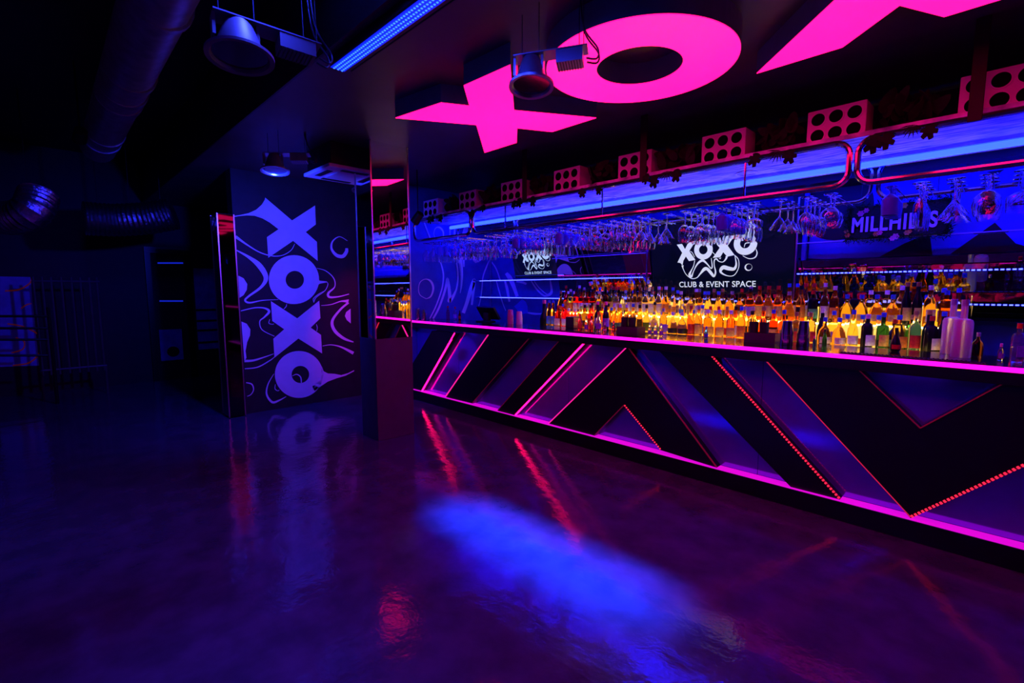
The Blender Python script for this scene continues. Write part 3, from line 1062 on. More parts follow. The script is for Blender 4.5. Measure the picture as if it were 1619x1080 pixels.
# mirror reflection of the wall across, painted on a panel behind the flowered sign
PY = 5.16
t = thing('reflection_panel', 'blue panel painted with reflected large black letter shapes above the bar mirror', 'panel', (0.2, PY, 1.8))
obj('panel_sheet', box(B(), TR + 0.05, 2.1, PY, PY + 0.012, 1.815, 2.435), M_blue_print_refl, t)


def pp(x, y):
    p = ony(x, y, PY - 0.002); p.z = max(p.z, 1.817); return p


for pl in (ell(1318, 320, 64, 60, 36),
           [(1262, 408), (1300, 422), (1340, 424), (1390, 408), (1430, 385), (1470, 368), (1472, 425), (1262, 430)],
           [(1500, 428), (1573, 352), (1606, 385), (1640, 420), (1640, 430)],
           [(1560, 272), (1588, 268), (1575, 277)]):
    obj('reflected_black_shape', prism(B(), [pp(*p) for p in pl], (0, -0.003, 0)), M_dark_print_refl, t)
o = obj('panel_post', box(B(), TR + 0.016, TR + 0.048, 5.06, 5.10, 1.81, 2.435), M_blue_print_refl)
tag(o, 'blue upright post at the edge of the painted reflection panel', 'post')

# shelves
shelves = [('long lower glass shelf with blue LED edge behind the bottles', ZS1, [(-5.79, 2.1)]),
           ('upper glass shelf with blue LED edge under the small screen', ZS2, [(-5.79, MR - 0.01)]),
           ('upper glass shelf with blue LED edge under the flowered sign', ZS2, [(TR + 0.015, 2.1)]),
           ('topmost thin glass shelf between the two screens', ZS3, [(ML, MR - 0.01)]),
           ('topmost thin glass shelf behind the flowered sign', ZS3, [(TR + 0.015, 2.1)])]
for i, (lb, z, spans) in enumerate(shelves):
    x0, x1 = spans[0]
    t = thing('glass_shelf', lb, 'shelf', ((x0 + x1) / 2, SY, z))
    yb = SY + (0.16, 0.11, 0.11, 0.03, 0.11)[i]
    obj('glass_sheet', box(B(), x0, x1, SY, yb, z - 0.008, z), M_shelf_glass, t)
    if i < 3:
        if i == 0:
            lit = [(-5.70, 2.05)]
        elif i == 1:
            lit = [(-5.70, x1 - 0.02)]
        else:
            lit = [(x0 + 0.01, 2.05)]
        bm = B()
        for a, b in lit:
            n = int((b - a) / 0.030)
            for k in range(n):
                c = a + (k + 0.5) * (b - a) / n
                box(bm, c - 0.0095, c + 0.0095, SY - 0.008, SY - 0.001, z - 0.0085, z + 0.0005)
        obj('led_strip', bm, M_led_blue, t, kind='stuff', label='blue LED strip')
        obj('led_channel', box(B(), max(lit[0][0], ML), lit[0][1], SY - 0.0009, SY - 0.0001, z - 0.012, z + 0.004), M_satin, t)
    else:
        obj('edge_strip', box(B(), x0, x1, SY - 0.006, SY - 0.001, z - 0.008, z), M_edge_pale, t)
for x, lb in ((ony(775, 455, SY).x, 'thin steel shelf standard in the corner by the bar end wall'), (MR + 0.004, 'thin steel shelf standard at the large screen edge'),
              (TR + 0.008, 'thin steel shelf standard beside the flowered sign')):
    o = obj('shelf_standard', box(B(), x - 0.006, x + 0.006, SY + 0.004, SY + 0.016, 0.93, 2.36), M_steel)
    tag(o, lb, 'shelf post')

# back counter and lit bottle steps
o = thing('back_counter', 'black back counter under the lit bottle steps', 'counter', (-2, 4.9, 0))
obj('body', bbox(B(), -5.78, 2.1, 4.46, 5.25, 0, 0.90, 0.004), M_satin, o)
obj('worktop', bbox(B(), -5.79, 2.1, 4.44, 5.26, 0.90, 0.93, 0.004), M_counter, o)
SX0, SX1 = -3.98, -0.17
ST = [(4.47, 4.675, 1.08), (4.675, 4.88, 1.262)]
t = thing('bottle_steps', 'stepped amber backlit acrylic display for spirit bottles', 'bottle display', ((SX0 + SX1) / 2, 4.68, 0.93))
for y0, y1, z in ST:
    obj('step_body', box(B(), SX0, SX1, y0 + 0.004, y1, 0.931, z - 0.010), M_satin, t)
    obj('step_top', box(B(), SX0, SX1, y0 + 0.004, y1, z - 0.009, z), M_riser, t, label='glowing amber acrylic step')
    obj('lip_light', box(B(), SX0, SX1, y0 - 0.004, y0 + 0.003, z - 0.014, z - 0.002), M_led_warm, t, label='warm LED lip')
obj('step_riser', box(B(), SX0, SX1, 4.667, 4.674, 1.081, 1.245), M_riser, t, label='glowing amber riser')
obj('step_riser', box(B(), SX0, SX1, 4.872, 4.879, 1.263, 1.39), M_riser, t, label='glowing amber riser')
obj('added_glow_blocker', box(B(), SX0, SX1, 4.8805, 4.888, 0.931, 1.40), M_satin, t)  # unseen board added to keep the riser glow out of the mirror

# ---------------------------------------------------------------- bottles
def P(pts, h):
    return [(r, z * h) for r, z in pts]


SHAPES = {
    'tall round': (0.305, 0.0, [(0.034, 0), (0.036, 0.01), (0.036, 0.58), (0.030, 0.66), (0.015, 0.75), (0.0135, 0.93)]),
    'sloping': (0.30, 0.0, [(0.034, 0), (0.037, 0.02), (0.037, 0.40), (0.030, 0.55), (0.017, 0.72), (0.0135, 0.78), (0.013, 0.93)]),
    'square': (0.27, 1.0, [(0.040, 0), (0.042, 0.01), (0.042, 0.64), (0.034, 0.72), (0.015, 0.76), (0.014, 0.92)]),
    'squat round': (0.235, 0.0, [(0.042, 0), (0.046, 0.03), (0.047, 0.35), (0.040, 0.55), (0.020, 0.68), (0.014, 0.73), (0.014, 0.91)]),
    'pear-shaped': (0.26, 0.0, [(0.036, 0), (0.048, 0.10), (0.048, 0.28), (0.034, 0.50), (0.018, 0.68), (0.014, 0.75), (0.014, 0.92)]),
    'flat-shouldered': (0.285, 0.0, [(0.037, 0), (0.039, 0.01), (0.039, 0.60), (0.034, 0.655), (0.014, 0.68), (0.0135, 0.93)]),
    'slender': (0.33, 0.0, [(0.028, 0), (0.030, 0.01), (0.030, 0.55), (0.022, 0.66), (0.0135, 0.76), (0.013, 0.94)]),
    'wine': (0.31, 0.0, [(0.035, 0), (0.037, 0.01), (0.037, 0.50), (0.030, 0.60), (0.016, 0.68), (0.0145, 0.93)]),
    'small': (0.19, 0.0, [(0.024, 0), (0.027, 0.02), (0.027, 0.50), (0.020, 0.64), (0.011, 0.78), (0.010, 0.93)]),
}
GC = {
    'amber': (0.95, 0.42, 0.03), 'golden': (1.0, 0.72, 0.12), 'clear': (0.96, 0.98, 0.96), 'orange': (1.0, 0.22, 0.01), 'pale green': (0.45, 0.85, 0.25),
    'dark brown': (0.10, 0.03, 0.01), 'red': (0.85, 0.02, 0.02), 'blue': (0.04, 0.15, 0.85), 'black': (0.006, 0.006, 0.008), 'dark green': (0.02, 0.12, 0.03),
    'pink': (0.9, 0.1, 0.35), 'frosted white': (0.85, 0.87, 0.86),
}
CC = {'gold': (0.8, 0.55, 0.15), 'white': (0.8, 0.8, 0.8), 'black': (0.01, 0.01, 0.012), 'red': (0.7, 0.02, 0.02), 'blue': (0.05, 0.15, 0.8), 'silver': (0.7, 0.7, 0.72),
      'pink': (0.9, 0.08, 0.35)}
LC = {'cream': (0.85, 0.78, 0.58), 'white': (0.85, 0.85, 0.85), 'black': (0.015, 0.015, 0.015), 'orange': (0.85, 0.28, 0.03), 'red': (0.65, 0.03, 0.02), 'green': (0.10, 0.45, 0.15),
      'violet': (0.30, 0.14, 0.75), 'blue': (0.08, 0.2, 0.8), 'yellow': (0.9, 0.7, 0.1), 'gold': (0.7, 0.5, 0.15)}
_mesh = {}


def bottle_meshes(shape, glass, cap, lab, scale):
    h0, sq, pr = SHAPES[shape]
    h = h0 * scale
    key = (shape, glass, scale)
    if key not in _mesh:
        solid = glass in ('black', 'frosted white')
        m = mat('bottle_' + glass.replace(' ', '_'), GC[glass], 0.3 if solid else 0.04, trans=0.0 if glass == 'black' else (0.45 if solid else 0.96), ior=1.33,
                spec=0.5)
        bm = B(); lathe(bm, [(r * scale, z * h) for r, z in pr], 16 if not sq else 8, sq=sq)
        _mesh[key] = mesh_of(bm, 'bottle_glass', m, True)
    kc = ('cap', shape, cap, scale)
    if kc not in _mesh:
        zt = pr[-1][1] * h; r = pr[-1][0] * scale + 0.002
        bm = B(); lathe(bm, [(r, zt - 0.012), (r, h), (r - 0.002, h + 0.001)], 12)
        _mesh[kc] = mesh_of(bm, 'bottle_cap', mat('cap_' + cap, CC[cap], 0.3, 0.6 if cap in ('gold', 'silver') else 0.0), True)
    kl = ('lab', shape, lab, scale)
    if lab and kl not in _mesh:
        m = mat('paper_' + lab, LC[lab], 0.6, noise=0.25, nscale=60)
        r = pr[1][0] * scale + 0.0012
        z0, z1 = 0.12 * h, (0.42 if shape != 'pear-shaped' else 0.30) * h
        if shape in ('sloping', 'squat round'):
            z1 = 0.34 * h
        bm = B()
        if sq:
            w = r * 0.80
            box(bm, -w, w, -r * 0.93 - 0.004, -r * 0.93 - 0.002, z0, z1)
        else:
            if shape == 'pear-shaped':
                r = pr[2][0] * scale + 0.0014
            n = 10
            lo = []
            for k in range(n + 1):
                a = R(-90 - 68 + 136 * k / n)
                lo.append([bm.verts.new((math.cos(a) * rr, math.sin(a) * rr, z)) for rr, z in ((r, z0), (r, z1), (r + 0.0006, z1), (r + 0.0006, z0))])
            for p, q in zip(lo, lo[1:]):
                for i in range(4):
                    bm.faces.new((p[i], q[i], q[(i + 1) % 4], p[(i + 1) % 4]))
        _mesh[kl] = mesh_of(bm, 'bottle_label', m)
    return _mesh[key], _mesh[kc], _mesh.get(kl)


def bottle(shape, glass, cap, lab, loc, where, rz=None, scale=1.0, cat='bottle'):
    art = '%s cap' % cap + (', %s label' % lab if lab else '')
    t = thing('bottle', '%s %s bottle, %s, %s' % (shape, glass, art, where), cat, loc, None)
    t.rotation_euler.z = rz if rz is not None else 0.6
    for nm, me in zip(('glass_body', 'cap', 'paper_label'), bottle_meshes(shape, glass, cap, lab, scale)):
        if me is None:
            continue
        o = bpy.data.objects.new(nm, me); COL.objects.link(o); o.parent = t
    return t


rb = random.Random(21)
bottles = []
shp = ['tall round', 'sloping', 'square', 'squat round', 'pear-shaped', 'flat-shouldered', 'slender', 'wine']
# zones along the display: what stands there in the photograph
def pick(x, tier):
    f = (x - SX0) / (SX1 - SX0)
    if f < 0.22:
        g = rb.choice(['orange', 'amber', 'golden', 'pale green', 'red', 'dark brown'])
    elif f < 0.55:
        g = rb.choice(['golden', 'amber', 'golden', 'clear', 'golden', 'amber', 'clear'])
    elif f < 0.72:
        g = rb.choice(['amber', 'orange', 'golden', 'clear', 'dark brown', 'amber'])
    else:
        g = rb.choice(['clear', 'golden', 'clear', 'clear', 'dark green', 'amber', 'black'] if tier else ['golden', 'amber', 'clear', 'golden', 'orange', 'dark brown', 'black'])
    return rb.choice(shp), g, rb.choice(['gold', 'white', 'black', 'red', 'blue', 'silver', 'blue', 'black']), rb.choice(['cream', 'white', 'black', 'orange', 'cream', 'violet', 'red', 'yellow', 'green', 'gold', 'blue', None])


WH = ['on the lower lit step', 'on the upper lit step']
for tier, row in ((0, 0), (0, 1), (1, 0), (1, 1)):
    y0, y1, z = ST[tier]
    x = SX0 + 0.02 + 0.035 * row
    run = None
    where = '%s row of the %s lit step' % (('front', 'back')[row], ('lower', 'upper')[tier])
    while x < SX1 - 0.05:
        if run is None or rb.random() < 0.72:
            run = pick(x, 1 - tier)
        shape, glass, cap, lab = run
        rad = max(r for r, z_ in SHAPES[shape][2]) * (1.2 if SHAPES[shape][1] else 1.0) + 0.0015
        x += rad
        if x > SX1 - 0.04:
            break
        bottles.append(bottle(shape, glass, cap, lab, (x, y0 + (0.049 if row == 0 else 0.1455), z + 0.0005), where, rb.uniform(0.35, 0.9)))
        x += rad + 0.002
from collections import Counter
cnt = Counter(b['label'] for b in bottles)
for b in bottles:
    if cnt[b['label']] > 1:
        b['group'] = b['label']

# ================================================================ SCREENS
def zt(a, b):       # metres from the lower left corner of the large screen
    return ((a - 47) / 600.0 + 0.045, (628 - b) / 557.0)


def logo_shapes():
    """flat shapes of the screen image: polygons, rings and strokes"""
    polys, rings, strokes = [], [], []

    def z5(a, b):     # from the closer enlargement
        return (a / 7.717 * 3.857 + (1040 - 1020) * 3.857, b / 7.717 * 3.857 + (330 - 300) * 3.857)
    X1 = [(240, 440), (312, 436), (350, 500), (395, 428), (485, 420), (405, 525), (485, 632), (400, 642), (360, 585), (325, 635), (312, 690), (285, 660), (245, 652), (312, 540)]
    X2 = [(700, 405), (788, 396), (835, 462), (880, 388), (972, 380), (885, 492), (965, 598), (880, 612), (832, 560), (795, 614), (705, 618), (790, 510)]
    drip = [(1095, 352), (1118, 300), (1130, 240), (1122, 192), (1135, 200), (1148, 260), (1162, 320), (1195, 380), (1150, 420), (1090, 400)]
    for p in (X1, X2, drip):
        polys.append([zt(*z5(*q)) for q in p])
    rings.append(([zt(*z5(*q)) for q in ell(588, 518, 117, 114, 36)], [zt(*z5(*q)) for q in ell(587, 520, 54, 52, 36)]))
    rings.append(([zt(*z5(*q)) for q in ell(1088, 480, 132, 124, 36)], [zt(*z5(*q)) for q in ell(1086, 478, 58, 54, 36)]))
    rings.append(([zt(*z5(*q)) for q in ell(1123, 738, 43, 39, 24)], [zt(*z5(*q)) for q in ell(1130, 735, 33, 32, 24)]))
    ST_ = [[(312, 690, 30), (320, 730, 10), (360, 800, 8), (430, 848, 9), (500, 840, 10), (550, 790, 20), (600, 742, 40), (640, 745, 36), (690, 800, 34), (718, 828, 22), (738, 780, 18),
            (722, 700, 10), (725, 645, 14), (750, 632, 16), (780, 660, 10), (830, 668, 10), (868, 630, 20), (872, 605, 24)],
           [(475, 640, 8), (460, 700, 9), (425, 760, 16), (405, 805, 34), (430, 825, 24), (460, 760, 10), (510, 680, 20), (575, 642, 30), (630, 680, 16), (680, 735, 12), (697, 715, 14),
            (686, 620, 6)],
           [(965, 600, 10), (1010, 650, 8), (1012, 740, 8), (960, 820, 9), (880, 825, 10), (800, 780, 26), (830, 730, 46), (900, 745, 44), (960, 750, 34), (985, 700, 20), (970, 610, 6)],
           [(1058, 610, 6), (1130, 645, 9), (1195, 635, 12), (1218, 590, 12), (1205, 545, 6)], [(1075, 520, 5), (1090, 480, 10), (1135, 475, 10)],
           [(595, 405, 14), (592, 355, 10), (545, 375, 7), (528, 418, 5)], [(600, 355, 8), (660, 400, 9), (690, 425, 6)], [(938, 385, 6), (930, 320, 8), (948, 250, 10)],
           [(820, 340, 30), (870, 310, 26), (910, 245, 8)], [(620, 300, 8), (650, 350, 14), (678, 320, 8), (665, 280, 6)], [(380, 340, 6), (430, 350, 16), (480, 300, 8)],
           [(410, 525, 4), (445, 545, 6), (475, 600, 5)], [(718, 395, 5), (712, 330, 6)], [(700, 550, 6), (740, 590, 8)], [(780, 620, 5), (795, 632, 8), (805, 615, 5)]]
    for s in ST_:
        strokes.append([(*zt(*z5(a, b)), w / 7.717 * 3.857 / 590.0) for a, b, w in s])
    return polys, rings, strokes


def screen(name, label, w, h, px, py, Y, tilt, k, m, txt):
    """lower left corner at the pixel's place, leaning forward"""
    c = ony(px, py, Y)
    t = thing(name, label, 'screen', (c.x, c.y, c.z))
    t.rotation_euler = (tilt, 0, 0)

    def L(bm, nm, mm, **kw):
        return obj(nm, bm, mm, t, world=False, **kw)
    L(bbox(B(), -0.008, w + 0.008, 0.004, 0.04, -0.008, h + 0.008, 0.004), 'bezel', M_tvframe)
    p = L(box(B(), 0, w, 0, 0.0035, 0, h), 'display', M_screen, label='dark screen glass')
    polys, rings, strokes = logo_shapes()
    g = B()
    E3 = (0, -0.0008, 0)
    at = lambda u, v: Vector((u * k, -0.0004, v * k))
    for q in polys:
        prism(g, [at(*a) for a in q], E3)
    for a, b in rings:
        ring_prism(g, [at(*v) for v in a], [at(*v) for v in b], E3)
    for s in strokes:
        ribbon(g, [(u * k, v * k, ww * k) for u, v, ww in s], lambda x, y: Vector((x, -0.0004, y)), E3, 6, 0.001)
    sub('logo', g, m, p, label='pale XOXO drip logo')
    tb = text_bm('CLUB & EVENT SPACE', 0.082 * k, 0.0012 * k, 0.0004, 1.0, 1.05)
    xs = [v.co.x for v in tb.verts]; wid = max(xs) - min(xs)
    a, b = zt(208, 595), zt(680, 590)
    f = (b[0] - a[0]) * k / wid
    for v in tb.verts:
        v.co = Vector((v.co.x * f + (a[0] + b[0]) / 2 * k, v.co.y - 0.001, v.co.z + a[1] * k + 0.008 * k))
    sub('caption', tb, m, p, label='CLUB & EVENT SPACE in pale capitals')
    ob = B()
    box(ob, w * 0.4, w * 0.6, 0.04, 0.10, h * 0.35, h * 0.6)
    L(ob, 'wall_bracket', M_black)
    return t


screen('tv_screen', 'large wall screen showing pale XOXO logo above the bottles', 1.43, 0.80, 1033, 463.5, 5.02, R(7), 1.0, M_logo, True)
screen('tv_screen', 'small tilted wall screen showing XOXO logo by the bar end wall', 0.93, 0.53, 815, 439, 5.08, R(12), 0.645, M_logo_dim, True)

# ================================================================ FLOWERED SIGN
SGY = 4.86
c0, c1 = ony(1338, 383, SGY), ony(1500, 360, SGY)
sx0, sx1 = c0.x, c1.x
sz0 = ony(1400, 378, SGY).z + 0.0
sz1 = ony(1400, 323, SGY).z
t = thing('flower_sign', 'dark moss sign with MILLHILLS lettering and small flowers', 'sign', ((sx0 + sx1) / 2, SGY, sz0))
obj('moss_board', bbox(B(), sx0, sx1, SGY, SGY + 0.03, sz0 + 0.01, sz1, 0.01), mat('moss', (0.012, 0.03, 0.014), 0.8, bump=0.8, bscale=80), t)
tb = text_bm('MILLHILLS', 0.15, 0.004, 0.004, 0.8, 1.12)
xs = [v.co.x for v in tb.verts]; zs = [v.co.z for v in tb.verts]
la, lb_ = ony(1346, 368, SGY).x, ony(1481, 360, SGY).x
f = (lb_ - la) / (max(xs) - min(xs)); fz = (ony(1413, 338, SGY).z - ony(1413, 363, SGY).z) / (max(zs) - min(zs))
zb0 = ony(1413, 364, SGY).z
for v in tb.verts:
    v.co = Vector(((la + lb_) / 2 + v.co.x * f, SGY - 0.008 + v.co.y, zb0 + (v.co.z - min(zs)) * fz))
obj('lettering', tb, M_signtext, t, label='MILLHILLS in pale capitals')
bm = B()
rg = random.Random(5)
for k in range(900):
    e = rg.choice((0, 1, 2, 3))
    x = rg.uniform(sx0, sx1) if e < 2 else (sx0 if e == 2 else sx1) + rg.uniform(-0.015, 0.015)
    z = (sz0 if e == 0 else sz1) + rg.uniform(-0.015, 0.02) if e < 2 else rg.uniform(sz0, sz1)
    d = Vector((rg.uniform(-1, 1), rg.uniform(-1, 0.2), rg.uniform(-1, 1))).normalized() * 0.04
    s = Vector((rg.uniform(-1, 1), rg.uniform(-1, 1), rg.uniform(-1, 1))).normalized() * 0.004
    p = Vector((x, SGY - 0.002, z))
    v = [bm.verts.new(q) for q in (p, p + d * 0.5 + s, p + d, p + d * 0.5 - s)]
    bm.faces.new(v)
obj('moss_fringe', bm, M_leaf, t, kind='stuff')
FC = [('orange', (0.9, 0.35, 0.03)), ('rose', (0.8, 0.12, 0.25)), ('pink', (0.9, 0.35, 0.5)), ('yellow', (0.9, 0.65, 0.08))]
for px, py, ci, s in ((1340, 372, 0, 1), (1338, 366, 3, 0.8), (1361, 338, 1, 1.2), (1385, 370, 0, 1), (1391, 368, 1, 1), (1416, 374, 2, 1.2), (1411, 377, 2, 1), (1434, 368, 3, 1), (1438, 366, 0, 0.8),
                      (1430, 325, 3, 1.1), (1370, 333, 1, 1), (1486, 345, 1, 1)):
    c = ony(px, py, SGY - 0.012)
    bm = B()
    for k in range(6):
        a = 2 * math.pi * k / 6
        d = Vector((math.cos(a), -0.35, math.sin(a))) * 0.022 * s
        n = Vector((-math.sin(a), 0, math.cos(a))) * 0.009 * s
        prism(bm, [c, c + d * 0.6 + n, c + d, c + d * 0.6 - n], (0, 0.002, 0))
    obj('flower', bm, mat('petal_' + FC[ci][0], FC[ci][1], 0.5, noise=0.2), t)
bm = B()
for x in (sx0 + 0.08, sx1 - 0.08):
    tube(bm, [(x, SGY + 0.015, sz1 - 0.01), (x, SGY + 0.015, 2.44)], 0.002, 5)
obj('hanging_wire', bm, M_wire, t)

# ================================================================ THINGS ON THE BAR
def bar_at(x, y):
    p = onz(x, y, BT); return Vector((p.x, min(p.y, BB - 0.05), BT + 0.0005))


def shaker(px, py, h, r, label, m):
    p = bar_at(px, py)
    t = thing('shaker_tin', label, 'shaker', p)
    bm = B()
    lathe(bm, [(r, 0), (r * 1.01, 0.004), (r * 0.93, h * 0.5)], 20)
    obj('lower_tin', bm, m, t, world=False, smooth=True)
    bm = B()
    lathe(bm, [(r * 0.97, h * 0.42), (r * 0.98, h * 0.44), (r * 0.72, h * 0.99), (r * 0.66, h)], 20)
    obj('upper_tin', bm, m, t, world=False, smooth=True)


M_tin = mat('dark_chrome_tin', (0.45, 0.45, 0.55), 0.16, 1.0)
shaker(1243, 546, 0.185, 0.045, 'upturned metal shaker tins beside the black bar caddy', M_tin)
shaker(1269, 547, 0.185, 0.045, 'upturned metal shaker tins beside the small blue bottle', M_tin)
shaker(661, 506, 0.17, 0.04, 'upturned metal shaker tins touching the pillar line at the bar end', M_tin)
shaker(670, 506.5, 0.15, 0.036, 'shorter upturned metal shaker tins at the bar end', M_tin)


def cup_stack(px, py, n, label, m):
    p = bar_at(px, py)
    t = thing('cup_stack', label, 'cups', p)
    for k in range(n):
        bm = B()
        z = k * 0.016
        lathe(bm, [(0.041, z), (0.041, z + 0.006), (0.032, z + 0.095), (0.030, z + 0.096)], 16)
        obj('cup', bm, m, t, world=False, smooth=True)


cup_stack(807, 512, 6, 'stack of upturned rosy plastic cups near the order screen', mat('rosy_cup', (0.6, 0.2, 0.35), 0.3))
cup_stack(821, 513, 5, 'stack of upturned pale plastic cups near the order screen', mat('pale_cup', (0.7, 0.65, 0.6), 0.3))

# order screen
p = bar_at(768, 509)
t = thing('order_terminal', 'black tilted order terminal standing on the bar near the cup stacks', 'terminal', p)
obj('base', bbox(B(), -0.11, 0.11, -0.08, 0.08, 0, 0.015, 0.004), M_satin, t, world=False)
bm = B()
prism(bm, [Vector((-0.17, 0.09, 0.03)), Vector((-0.17, -0.02, 0.19)), Vector((-0.17, 0.0, 0.205)), Vector((-0.17, 0.115, 0.045))], (0.34, 0, 0))
obj('monitor', bm, M_satin, t, world=False)
obj('neck', bbox(B(), -0.05, 0.05, 0.0, 0.05, 0.012, 0.12, 0.004), M_satin, t, world=False)


def caddy(px, py, w, d, h, label, cups):
    p = bar_at(px, py)
    t = thing('bar_caddy', label, 'caddy', p)
    bm = B()
    for x0, x1, y0, y1 in ((-w, w, -d, -d + 0.006), (-w, w, d - 0.006, d), (-w, -w + 0.006, -d + 0.006, d - 0.006), (w - 0.006, w, -d + 0.006, d - 0.006), (-0.003, 0.003, -d + 0.006, d - 0.006)):
        box(bm, x0, x1, y0, y1, 0.006, h)
    box(bm, -w, w, -d, d, 0, 0.006)
    obj('tray', bm, mat('plum_plastic', (0.05, 0.015, 0.05), 0.35), t, world=False)
    for k in range(cups):
        x = -w + 0.045 + k * 0.08
        bm = B()
        lathe(bm, [(0.030, 0.008), (0.036, h + 0.085), (0.033, h + 0.085), (0.028, 0.012)], 14)
        c = obj('cup', bm, M_rubber, t, world=False, smooth=True)
        bm = B()
        for q in range(9):
            a = q * 0.7
            tube(bm, [(x * 0 + 0.016 * math.cos(a), 0.016 * math.sin(a), 0.02), (0.026 * math.cos(a), 0.026 * math.sin(a), h + 0.10 + 0.01 * (q % 3))], 0.003, 5)
        obj('straws', bm, M_rubber, c, world=False, kind='stuff')
        c.location = (x, 0.0, 0)
    return t


caddy(1205, 541, 0.115, 0.075, 0.075, 'plum bar caddy with black straw cups beside the metal shakers', 2)
caddy(997, 529, 0.11, 0.075, 0.075, 'plum bar caddy with black straw cups before the amber bottles', 2)

# yellow menu box
p = bar_at(903, 519)
t = thing('display_box', 'black box with yellow and green printed face on the bar', 'box', p)
obj('carton', bbox(B(), -0.055, 0.055, -0.03, 0.12, 0, 0.125, 0.003), M_satin, t, world=False)
obj('printed_face', box(B(), 0.0552, 0.0565, -0.028, 0.118, 0.004, 0.121), mat('yellow_print', (0.75, 0.65, 0.05), 0.4, col2=(0.15, 0.45, 0.05), nscale=14), t, world=False)
obj('red_patch', box(B(), 0.0567, 0.0572, 0.0, 0.09, 0.07, 0.09), mat('red_patch', (0.8, 0.1, 0.03), 0.4), t, world=False)
obj('printed_front', box(B(), -0.053, 0.053, -0.0315, -0.0302, 0.004, 0.121), mat('black_print_front', (0.02, 0.02, 0.02), 0.4), t, world=False)

ONB = 'standing on the bar'
bar_items = [
    ('small', 'pink', 'red', None, 717, 504, 1.0, 'by the order terminal'), ('small', 'clear', 'red', 'violet', 724, 505, 0.95, 'by the order terminal'),
    ('small', 'red', 'black', 'red', 731, 505.5, 0.7, 'by the order terminal'), ('small', 'clear', 'pink', None, 674, 505.5, 0.45, 'beside the bar end shakers'),
    ('small', 'pink', 'red', 'orange', 917, 522, 0.9, 'beside the yellow printed box'), ('small', 'clear', 'gold', 'violet', 927, 523, 0.8, 'beside the yellow printed box'),
    ('small', 'pink', 'black', 'orange', 935, 523.5, 0.8, 'beside the yellow printed box'), ('small', 'clear', 'red', 'violet', 946, 524, 1.05, 'beside the dark champagne bottles'),
    ('squat round', 'pink', 'white', 'cream', 956, 525, 0.4, 'beside the plum caddy'), ('squat round', 'pink', 'pink', None, 970, 526.5, 0.5, 'beside the plum caddy'),
    ('wine', 'black', 'pink', 'violet', 957, 519.5, 0.95, 'behind the small mixers'), ('wine', 'black', 'pink', 'violet', 968.5, 520.5, 0.95, 'behind the small mixers'),
    ('small', 'clear', 'silver', 'violet', 1027, 530.5, 0.62, 'in a row of three'), ('small', 'clear', 'silver', 'violet', 1036, 531, 0.62, 'in a row of three'),
    ('small', 'clear', 'silver', 'violet', 1045, 532, 0.62, 'in a row of three'),
    ('small', 'blue', 'blue', 'blue', 1116, 535.5, 0.55, 'before the amber bottles'), ('small', 'blue', 'pink', None, 1287, 548.5, 0.42, 'beside the metal shakers'),
    ('sloping', 'dark green', 'black', None, 1303, 547.5, 0.42, 'beside the metal shakers'), ('pear-shaped', 'black', 'black', 'red', 1415, 556, 0.62, 'on the ribbed bar mat'),
    ('small', 'clear', 'white', 'violet', 1581, 569.5, 0.52, 'beside the large red-capped bottle'), ('square', 'clear', 'red', 'violet', 1607, 571, 0.82, 'at the ribbed mat end'),
    ('flat-shouldered', 'frosted white', 'silver', None, 1518, 565, 1.25, 'as a magnum on the bar'), ('flat-shouldered', 'frosted white', 'silver', None, 1506, 553, 1.25, 'behind the front magnum'),
    ('squat round', 'dark brown', 'silver', None, 1545, 560, 0.62, 'beside the frosted magnums'),
]
bl = []
for shape, glass, cap, lab, px, py, sc, wh in bar_items:
    q = bar_at(px, py)
    bl.append(bottle(shape, glass, cap, lab, q, wh, 0.6, sc))
cnt = Counter(b['label'] for b in bl)
for b in bl:
    if cnt[b['label']] > 1:
        b['group'] = b['label']
# champagne bottle with pink foil on the back counter end
bottle('wine', 'black', 'pink', None, (SX0 - 0.10, 4.60, 0.931), 'on the back counter beside the lit steps', 0.6, 1.55)

# ribbed rubber mats
for a, b, lb in ((860, 935, 'ribbed black rubber bar mat before the yellow printed box'), (1330, 1560, 'long ribbed black rubber bar mat before the frosted magnums')):
    x0, x1 = ony(a, 530, BY + 0.05).x, ony(b, 560, BY + 0.05).x
    t = thing('bar_mat', lb, 'mat', ((x0 + x1) / 2, BY + 0.09, BT))
    obj('mat_base', box(B(), x0, x1, BY + 0.04, BY + 0.11, BT + 0.0003, BT + 0.006), M_rubber, t)
    bm = B()
    n = int((x1 - x0) / 0.02)
    for k in range(n):
        x = x0 + (k + 0.5) * (x1 - x0) / n
        lathe(bm, [(0.006, BT + 0.006), (0.005, BT + 0.012)], 6, (x, BY + 0.05, 0), cap0=False)
        lathe(bm, [(0.006, BT + 0.006), (0.005, BT + 0.012)], 6, (x + 0.01, BY + 0.08, 0), cap0=False)
    obj('mat_studs', bm, M_rubber, t, kind='stuff')

